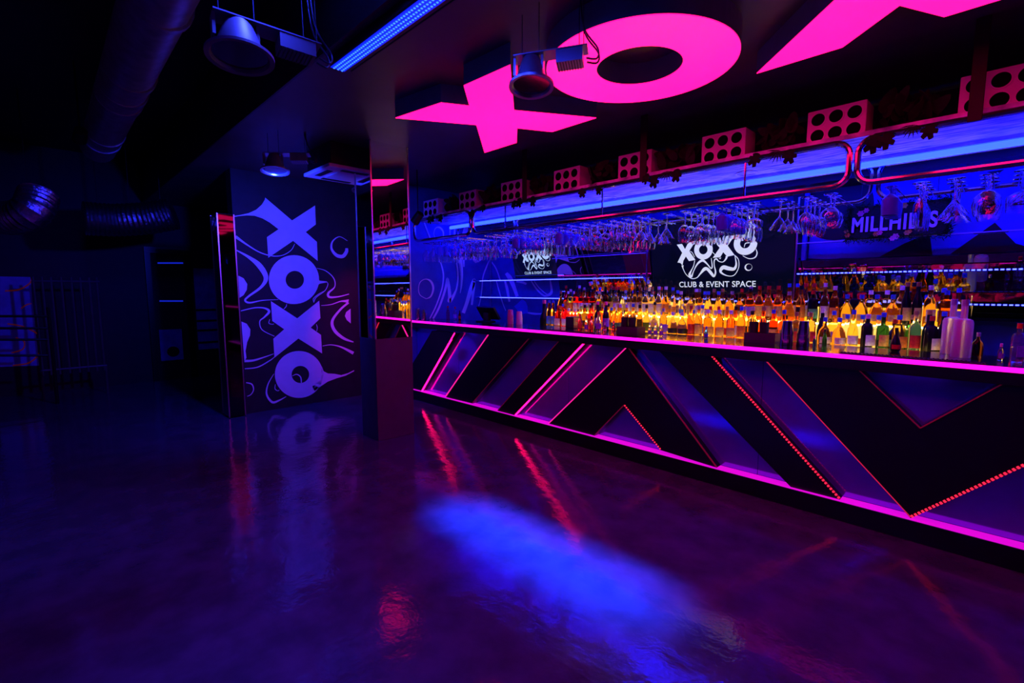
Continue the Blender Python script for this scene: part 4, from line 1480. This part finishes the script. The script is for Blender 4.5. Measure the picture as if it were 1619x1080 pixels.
# ================================================================ HUNG DOWNLIGHTS
def downlight(label, c, rr, top, box_dir, seed, M_lampblue=M_lampblue, tilt=0.15):
    """round recessed-type downlight hung by wires with its gear tray beside it"""
    c = Vector(c)
    t = thing('hanging_downlight', label, 'lamp', c)
    hv = Vector((c.x, c.y, 0)).normalized()
    t.rotation_euler = Matrix.Rotation(tilt, 3, Vector((-hv.y, hv.x, 0))).to_euler()
    bm = B()
    prof = [(rr * 0.80, 0.012), (rr * 0.86, 0.0), (rr, -0.002), (rr, 0.010), (rr * 0.84, 0.022), (rr * 0.80, 0.022)]
    n = 32
    rings = [[bm.verts.new((r * math.cos(2 * math.pi * k / n), r * math.sin(2 * math.pi * k / n), z)) for k in range(n)] for r, z in prof]
    for i in range(len(rings)):
        a, b = rings[i], rings[(i + 1) % len(rings)]
        for k in range(n):
            bm.faces.new((a[k], a[(k + 1) % n], b[(k + 1) % n], b[k]))
    obj('trim_ring', bm, M_lampblue, t, world=False, smooth=True, label='zinc trim ring')
    bm = B(); lathe(bm, [(rr * 0.80, 0.014), (rr * 0.80, 0.018)], n)
    obj('lens', bm, M_lens, t, world=False)
    bm = B(); lathe(bm, [(rr * 0.70, 0.023), (rr * 0.64, 0.06), (rr * 0.45, 0.13), (rr * 0.36, 0.15)], 24)
    obj('reflector', bm, M_lampblue, t, world=False, smooth=True)
    d = Vector((box_dir[0], box_dir[1], 0)).normalized()
    s = Vector((-d.y, d.x, 0))

    def ob(bm, l0, l1, w, z0, z1):
        prism(bm, [d * l0 - s * w + Vector((0, 0, z0)), d * l1 - s * w + Vector((0, 0, z0)), d * l1 + s * w + Vector((0, 0, z0)), d * l0 + s * w + Vector((0, 0, z0))], (0, 0, z1 - z0))
    bm = B(); ob(bm, -rr * 0.75, rr * 2.5, rr * 0.36, 0.152, 0.158)
    obj('gear_tray', bm, M_lampblue, t, world=False)
    bm = B(); ob(bm, rr * 1.15, rr * 2.3, rr * 0.34, 0.085, 0.150)
    g = obj('gear_box', bm, M_lampblue, t, world=False, label='control gear box')
    bm = B()
    for k in range(9):
        a = rr * (1.2 + 0.12 * k)
        ob(bm, a, a + rr * 0.03, rr * 0.33, 0.080, 0.0849)
    obj('gear_fins', bm, M_black, g, world=False, kind='stuff')
    for e in (-1, 1):
        bm = B()
        ob(bm, -rr * 0.1 + e * rr * 0.62 - 0.006, -rr * 0.1 + e * rr * 0.62 + 0.006, rr * 0.2, 0.06, 0.152)
        obj('bracket', bm, M_lampblue, t, world=False)
    for l, sw in ((-rr * 0.5, 0.3), (rr * 0.4, -0.3), (rr * 2.1, 0.3), (rr * 2.35, -0.3)):
        p = d * l + s * rr * sw
        obj('hanging_wire', tube(B(), [p + Vector((0, 0, 0.157)), p + Vector((0, 0, top - c.z))], 0.0022, 5), M_wire, t, world=False)
    rq = random.Random(seed)
    for k in range(2):
        p = d * rr * 2.45 + s * rr * (0.15 - 0.3 * k)
        pts = [p + Vector((0, 0, 0.10)), p + d * 0.05 + Vector((0, 0, 0.09)), p + d * 0.055 + Vector((0, 0, 0.14)), p - d * 0.01 + Vector((0, 0, 0.25)), p - d * 0.03 + Vector((0, 0, top - c.z))]
        obj('cable', tube(B(), [tuple(q) for q in crom([tuple(v) for v in pts], 6)], 0.0045, 6), M_wire, t, world=False, smooth=True)
    return t


lp = _C + ray(840, 138) * 2.44
downlight('round zinc downlight with gear box hung in front of the pink letters', lp, 0.114, ZC, (0.9, 0.55), 1)
lp = _C + ray(380, 92) * 2.05
downlight('large round downlight hung from the high ceiling beside the soffit', lp, 0.133, 3.03, (0.1, 1.0), 2, M_lampdark)
lp = _C + ray(435, 271) * 4.35
downlight('small round downlight hung before the mural top', lp, 0.122, ZC, (0.6, 0.9), 3)
lp = _C + ray(573, 302) * 5.7
downlight('small round downlight hung beyond the mirrored pillar', lp, 0.122, ZC, (0.6, 0.9), 4)

# made-up heads for the added fill lamps
def added_head(label, loc, target, top, m):
    loc = Vector(loc); d = (Vector(target) - loc).normalized()
    t = thing('added_wash_light', label, 'lamp', loc)
    bm = B(); tube(bm, [(-d * 0.16)[:], (-d * 0.15)[:], (-d * 0.02)[:], (-d * 0.012)[:]], [0.03, 0.05, 0.055, 0.055], 14)
    obj('head', bm, M_satin, t, world=False, smooth=True)
    obj('yoke', tube(B(), [(-d * 0.09)[:], (-d * 0.09 + Vector((0, 0, top - loc.z + d.z * 0.09)))[:]], 0.008, 6), M_satin, t, world=False)
    return t


added_head('added small black wash light behind the mirrored pillar', (-5.1, 3.35, 2.35), (-6.5, 2.95, 0.9), ZC, None)

# ================================================================ CEILING CASSETTE
z = 2.72
a, b, c2 = onz(487, 280, z), onz(519, 263, z), onz(556, 297, z)
cx0, cx1 = a.x - 0.02, b.x + 0.02
cy0, cy1 = min(a.y, b.y), c2.y + 0.02
t = thing('air_conditioner', 'pale square ceiling cassette air conditioner behind the mirrored pillar', 'air conditioner', ((cx0 + cx1) / 2, (cy0 + cy1) / 2, ZC))
obj('casing', bbox(B(), cx0 + 0.03, cx1 - 0.03, cy0 + 0.03, cy1 - 0.03, z + 0.04, ZC, 0.006), M_satin, t)
obj('face_panel', bbox(B(), cx0, cx1, cy0, cy1, z, z + 0.035, 0.008), M_acgrey, t)
obj('grille', bbox(B(), cx0 + 0.16, cx1 - 0.16, cy0 + 0.16, cy1 - 0.16, z - 0.008, z - 0.001, 0.003), M_white, t)
for (u0, u1, v0, v1) in ((cx0 + 0.16, cx1 - 0.16, cy0 + 0.05, cy0 + 0.11), (cx0 + 0.16, cx1 - 0.16, cy1 - 0.11, cy1 - 0.05), (cx0 + 0.05, cx0 + 0.11, cy0 + 0.16, cy1 - 0.16), (cx1 - 0.11, cx1 - 0.05, cy0 + 0.16, cy1 - 0.16)):
    obj('louvre', bbox(B(), u0, u1, v0, v1, z - 0.006, z - 0.001, 0.002), M_satin, t)

# ================================================================ DUCTS
def duct(label, pts, r, m, ribs=0.0, seg=0.14, name='air_duct', bands=()):
    P_ = [Vector(p) for p in pts]
    t = thing(name, label, 'duct', P_[0])
    path = [tuple(p) for p in crom([tuple(p) for p in P_], 14)]
    if ribs:
        rs = [r * (1 + (ribs if i % 2 else -ribs)) for i in range(len(path))]
    else:
        rs = r
    obj('duct_body', tube(B(), path, rs, 20), m, t, smooth=True)
    for f, w in bands:
        a = P_[0].lerp(P_[-1], f); d = (P_[-1] - P_[0]).normalized()
        obj('joint_band', tube(B(), [a - d * w / 2, a + d * w / 2], r * 1.045, 24), m, t, smooth=True)
    for f in (0.15, 0.5, 0.85):
        a = P_[0].lerp(P_[-1], f)
        obj('hanger_rod', tube(B(), [a + Vector((0, 0, r)), (a.x, a.y, 3.62)], 0.006, 5), M_black, t)
    return t


# round duct along the high ceiling: axis through (225, 0) ... (150, 285)
dz = 3.20
q0, q1 = onz(232, 0, 3.2), onz(152, 292, 3.2)
yd = 0.62
duct('long round galvanised duct running along the high ceiling', [(-0.6, yd, dz), (-3.0, yd, dz), (-6.0, yd + 0.02, dz), (-7.6, yd + 0.03, dz)], 0.165, M_galv,
     bands=((0.42, 0.05), (0.60, 0.09), (0.66, 0.12), (0.70, 0.12), (0.88, 0.1), (0.93, 0.12)))
duct('crumpled foil flexible duct hanging low at the far side', [C_ + Vector((0, 0, 0)) for C_ in (onx(-60, 332, -7.6), onx(10, 345, -7.4), onx(48, 335, -7.2), onx(62, 308, -7.3))], 0.17, M_foil, 0.035, name='foil_duct')
duct('sagging foil flexible duct under the high ceiling beyond the round duct', [onx(132, 345, -8.3), onx(180, 348, -8.3), onx(235, 345, -8.2), onx(275, 338, -8.1)], 0.21, M_foil, 0.03, name='foil_duct')

# ================================================================ DARK FAR SIDE
XF = -9.985


def far(x, y, X=XF):
    return onx(x, y, X)


t = thing('far_mural', 'blue panel with orange-outlined swirls on the far wall', 'mural', (XF, far(35, 560).y, 0.5))
obj('panel', prism(B(), [far(-60, 436), far(48, 438), far(62, 578), far(-60, 582)], (0.01, 0, 0)), mat('navy_panel', (0.25, 0.27, 0.9), 0.5, noise=0.2), t)
for pts in ([(8, 460, 2.2), (30, 458, 2.2), (47, 448, 2.4), (50, 438, 1.5)], [(12, 512, 2), (35, 516, 2), (55, 525, 2.2), (62, 532, 1.5)], [(18, 558, 1.6), (36, 552, 2), (38, 540, 2), (25, 534, 1.6)],
            [(20, 578, 2), (45, 574, 2.2), (60, 562, 2.4), (64, 552, 1.5)], [(33, 488, 1.5), (42, 482, 2), (50, 480, 1.2)]):
    bm = B(); ribbon(bm, pts, lambda x, y: far(x, y, XF + 0.011), (0.004, 0, 0))
    obj('orange_outline', bm, M_orange_glow, t)
for py in (500, 519, 537, 562):
    a, b = far(-23, py, -8.9), far(75.5, py, -8.9)
    o = obj('guard_rail', tube(B(), [a, b], 0.016, 8), M_satin)
    tag(o, 'dark horizontal guard rail in front of the orange-outlined panel', 'rail', 'guard rails before the far panel')
    o['label'] = {500: 'topmost', 519: 'second', 537: 'third', 562: 'lowest'}[py] + ' dark horizontal rail in front of the orange-outlined panel'
bm = B()
for px, lb in ((-22, 'x'), (74, 'y')):
    a = far(px + (3 if px > 0 else -3), 500, -8.9)
    o = obj('rail_post', tube(B(), [(a.x, a.y, 0), (a.x, a.y, a.z + 0.12)], 0.02, 8), M_satin)
    tag(o, 'dark upright rail post %s' % ('beyond the frame of the orange panel' if lb == 'x' else 'between orange panel and steel bars'), 'post')
bm.free()
t = thing('bar_gate', 'dim steel gate of upright bars in front of the far wall', 'gate', far(110, 560, -9.3))
for i, px in enumerate((58, 72, 86, 102, 118, 132, 146, 158)):
    a = far(px, 500, -9.3)
    obj('upright_bar', tube(B(), [(a.x, a.y, 0.35), (a.x, a.y, 1.72)], 0.016, 8), M_steel_dim, t)
for z_ in (0.42, 1.66):
    obj('cross_bar', tube(B(), [(-9.3, far(55, 500, -9.3).y, z_), (-9.3, far(162, 500, -9.3).y, z_)], 0.018, 8), M_steel_dim, t)
for px in (56, 160):
    a = far(px, 500, -9.3)
    obj('leg', tube(B(), [(a.x, a.y, 0), (a.x, a.y, 0.42)], 0.018, 8), M_steel_dim, t)
M_far_led = mat('far_blue_led', (0.1, 0.1, 0.4), 0.4, emit=(0.01, 0.03, 1.0), estr=0.55)
for px0, px1, py, lb in ((249, 289, 416, 'upper short blue light tube on the far dark doorway'), (252, 289, 476, 'lower short blue light tube on the far dark doorway')):
    a, b = far(px0, py), far(px1, py)
    t = thing('light_tube', lb, 'light', a)
    obj('glowing_tube', tube(B(), [a + Vector((0.015, 0, 0)), b + Vector((0.015, 0, 0))], 0.011, 8), M_far_led, t)
    obj('tube_clip', box(B(), XF, XF + 0.012, a.y + 0.02, b.y - 0.02, a.z - 0.012, a.z + 0.012), M_satin, t)
t = thing('door_frame', 'black timber frame standing round the far dark doorway', 'door frame', far(266, 600))
for px0, px1 in ((235, 244), (296, 304)):
    a, b = far(px0, 500), far(px1, 500)
    obj('jamb', box(B(), XF, XF + 0.05, a.y, b.y, 0, 2.15), M_satin, t)
a, b = far(235, 500), far(304, 500)
obj('lintel', box(B(), XF, XF + 0.05, a.y, b.y, 2.151, 2.25), M_satin, t)
t = thing('poster', 'dim blue poster with a dark round motif low on the far wall', 'poster', far(270, 571))
a, b = far(255, 571), far(287, 520)
obj('sheet', box(B(), XF, XF + 0.006, a.y, b.y, a.z, b.z), mat('dim_poster', (0.2, 0.2, 0.8), 0.5, noise=0.3, nscale=6), t)
cc = far(274, 556, XF + 0.0065)
obj('round_motif', prism(B(), [cc + Vector((0, u, v)) for u, v in ell(0, 0, 0.09, 0.09, 20)], (0.002, 0, 0)), M_dark_print_refl, t)
t = thing('slat_panel_blue', 'dim blue ribbed panel on the far wall next to the slim post', 'panel', far(335, 553))
a, b = far(314, 553), far(372, 426)
obj('sheet', box(B(), XF, XF + 0.006, a.y, b.y, a.z, b.z), mat('dim_blue_panel', (0.2, 0.2, 0.8), 0.5, noise=0.25), t)
for py in (490, 507, 522, 541):
    q = far(330, py)
    obj('dark_rib', box(B(), XF + 0.007, XF + 0.012, a.y, b.y, q.z - 0.018, q.z + 0.018), M_satin, t)
lamp('added_far_fill', 'SPOT', (-6.2, 0.4, 2.9), (-10, 0.2, 1.2), 30, (0.02, 0.02, 1.0), 0.1, cone=80, blend=0.9)  # fill lamp added to light the far wall panels
added_head('added small black wash light under the high ceiling before the far wall', (-6.2, 0.4, 2.93), (-10, 0.2, 1.2), 3.62, None)
added_head('added black wash light on the high ceiling over the dance floor', (-1.0, -1.2, 3.33), (-1.3, 1.7, 0), 3.62, None)
added_head('added black wash light on the high ceiling aimed at the lettered wall across the floor', (-2.2, 0.9, 3.33), (-2.2, -2.0, 1.0), 3.62, None)
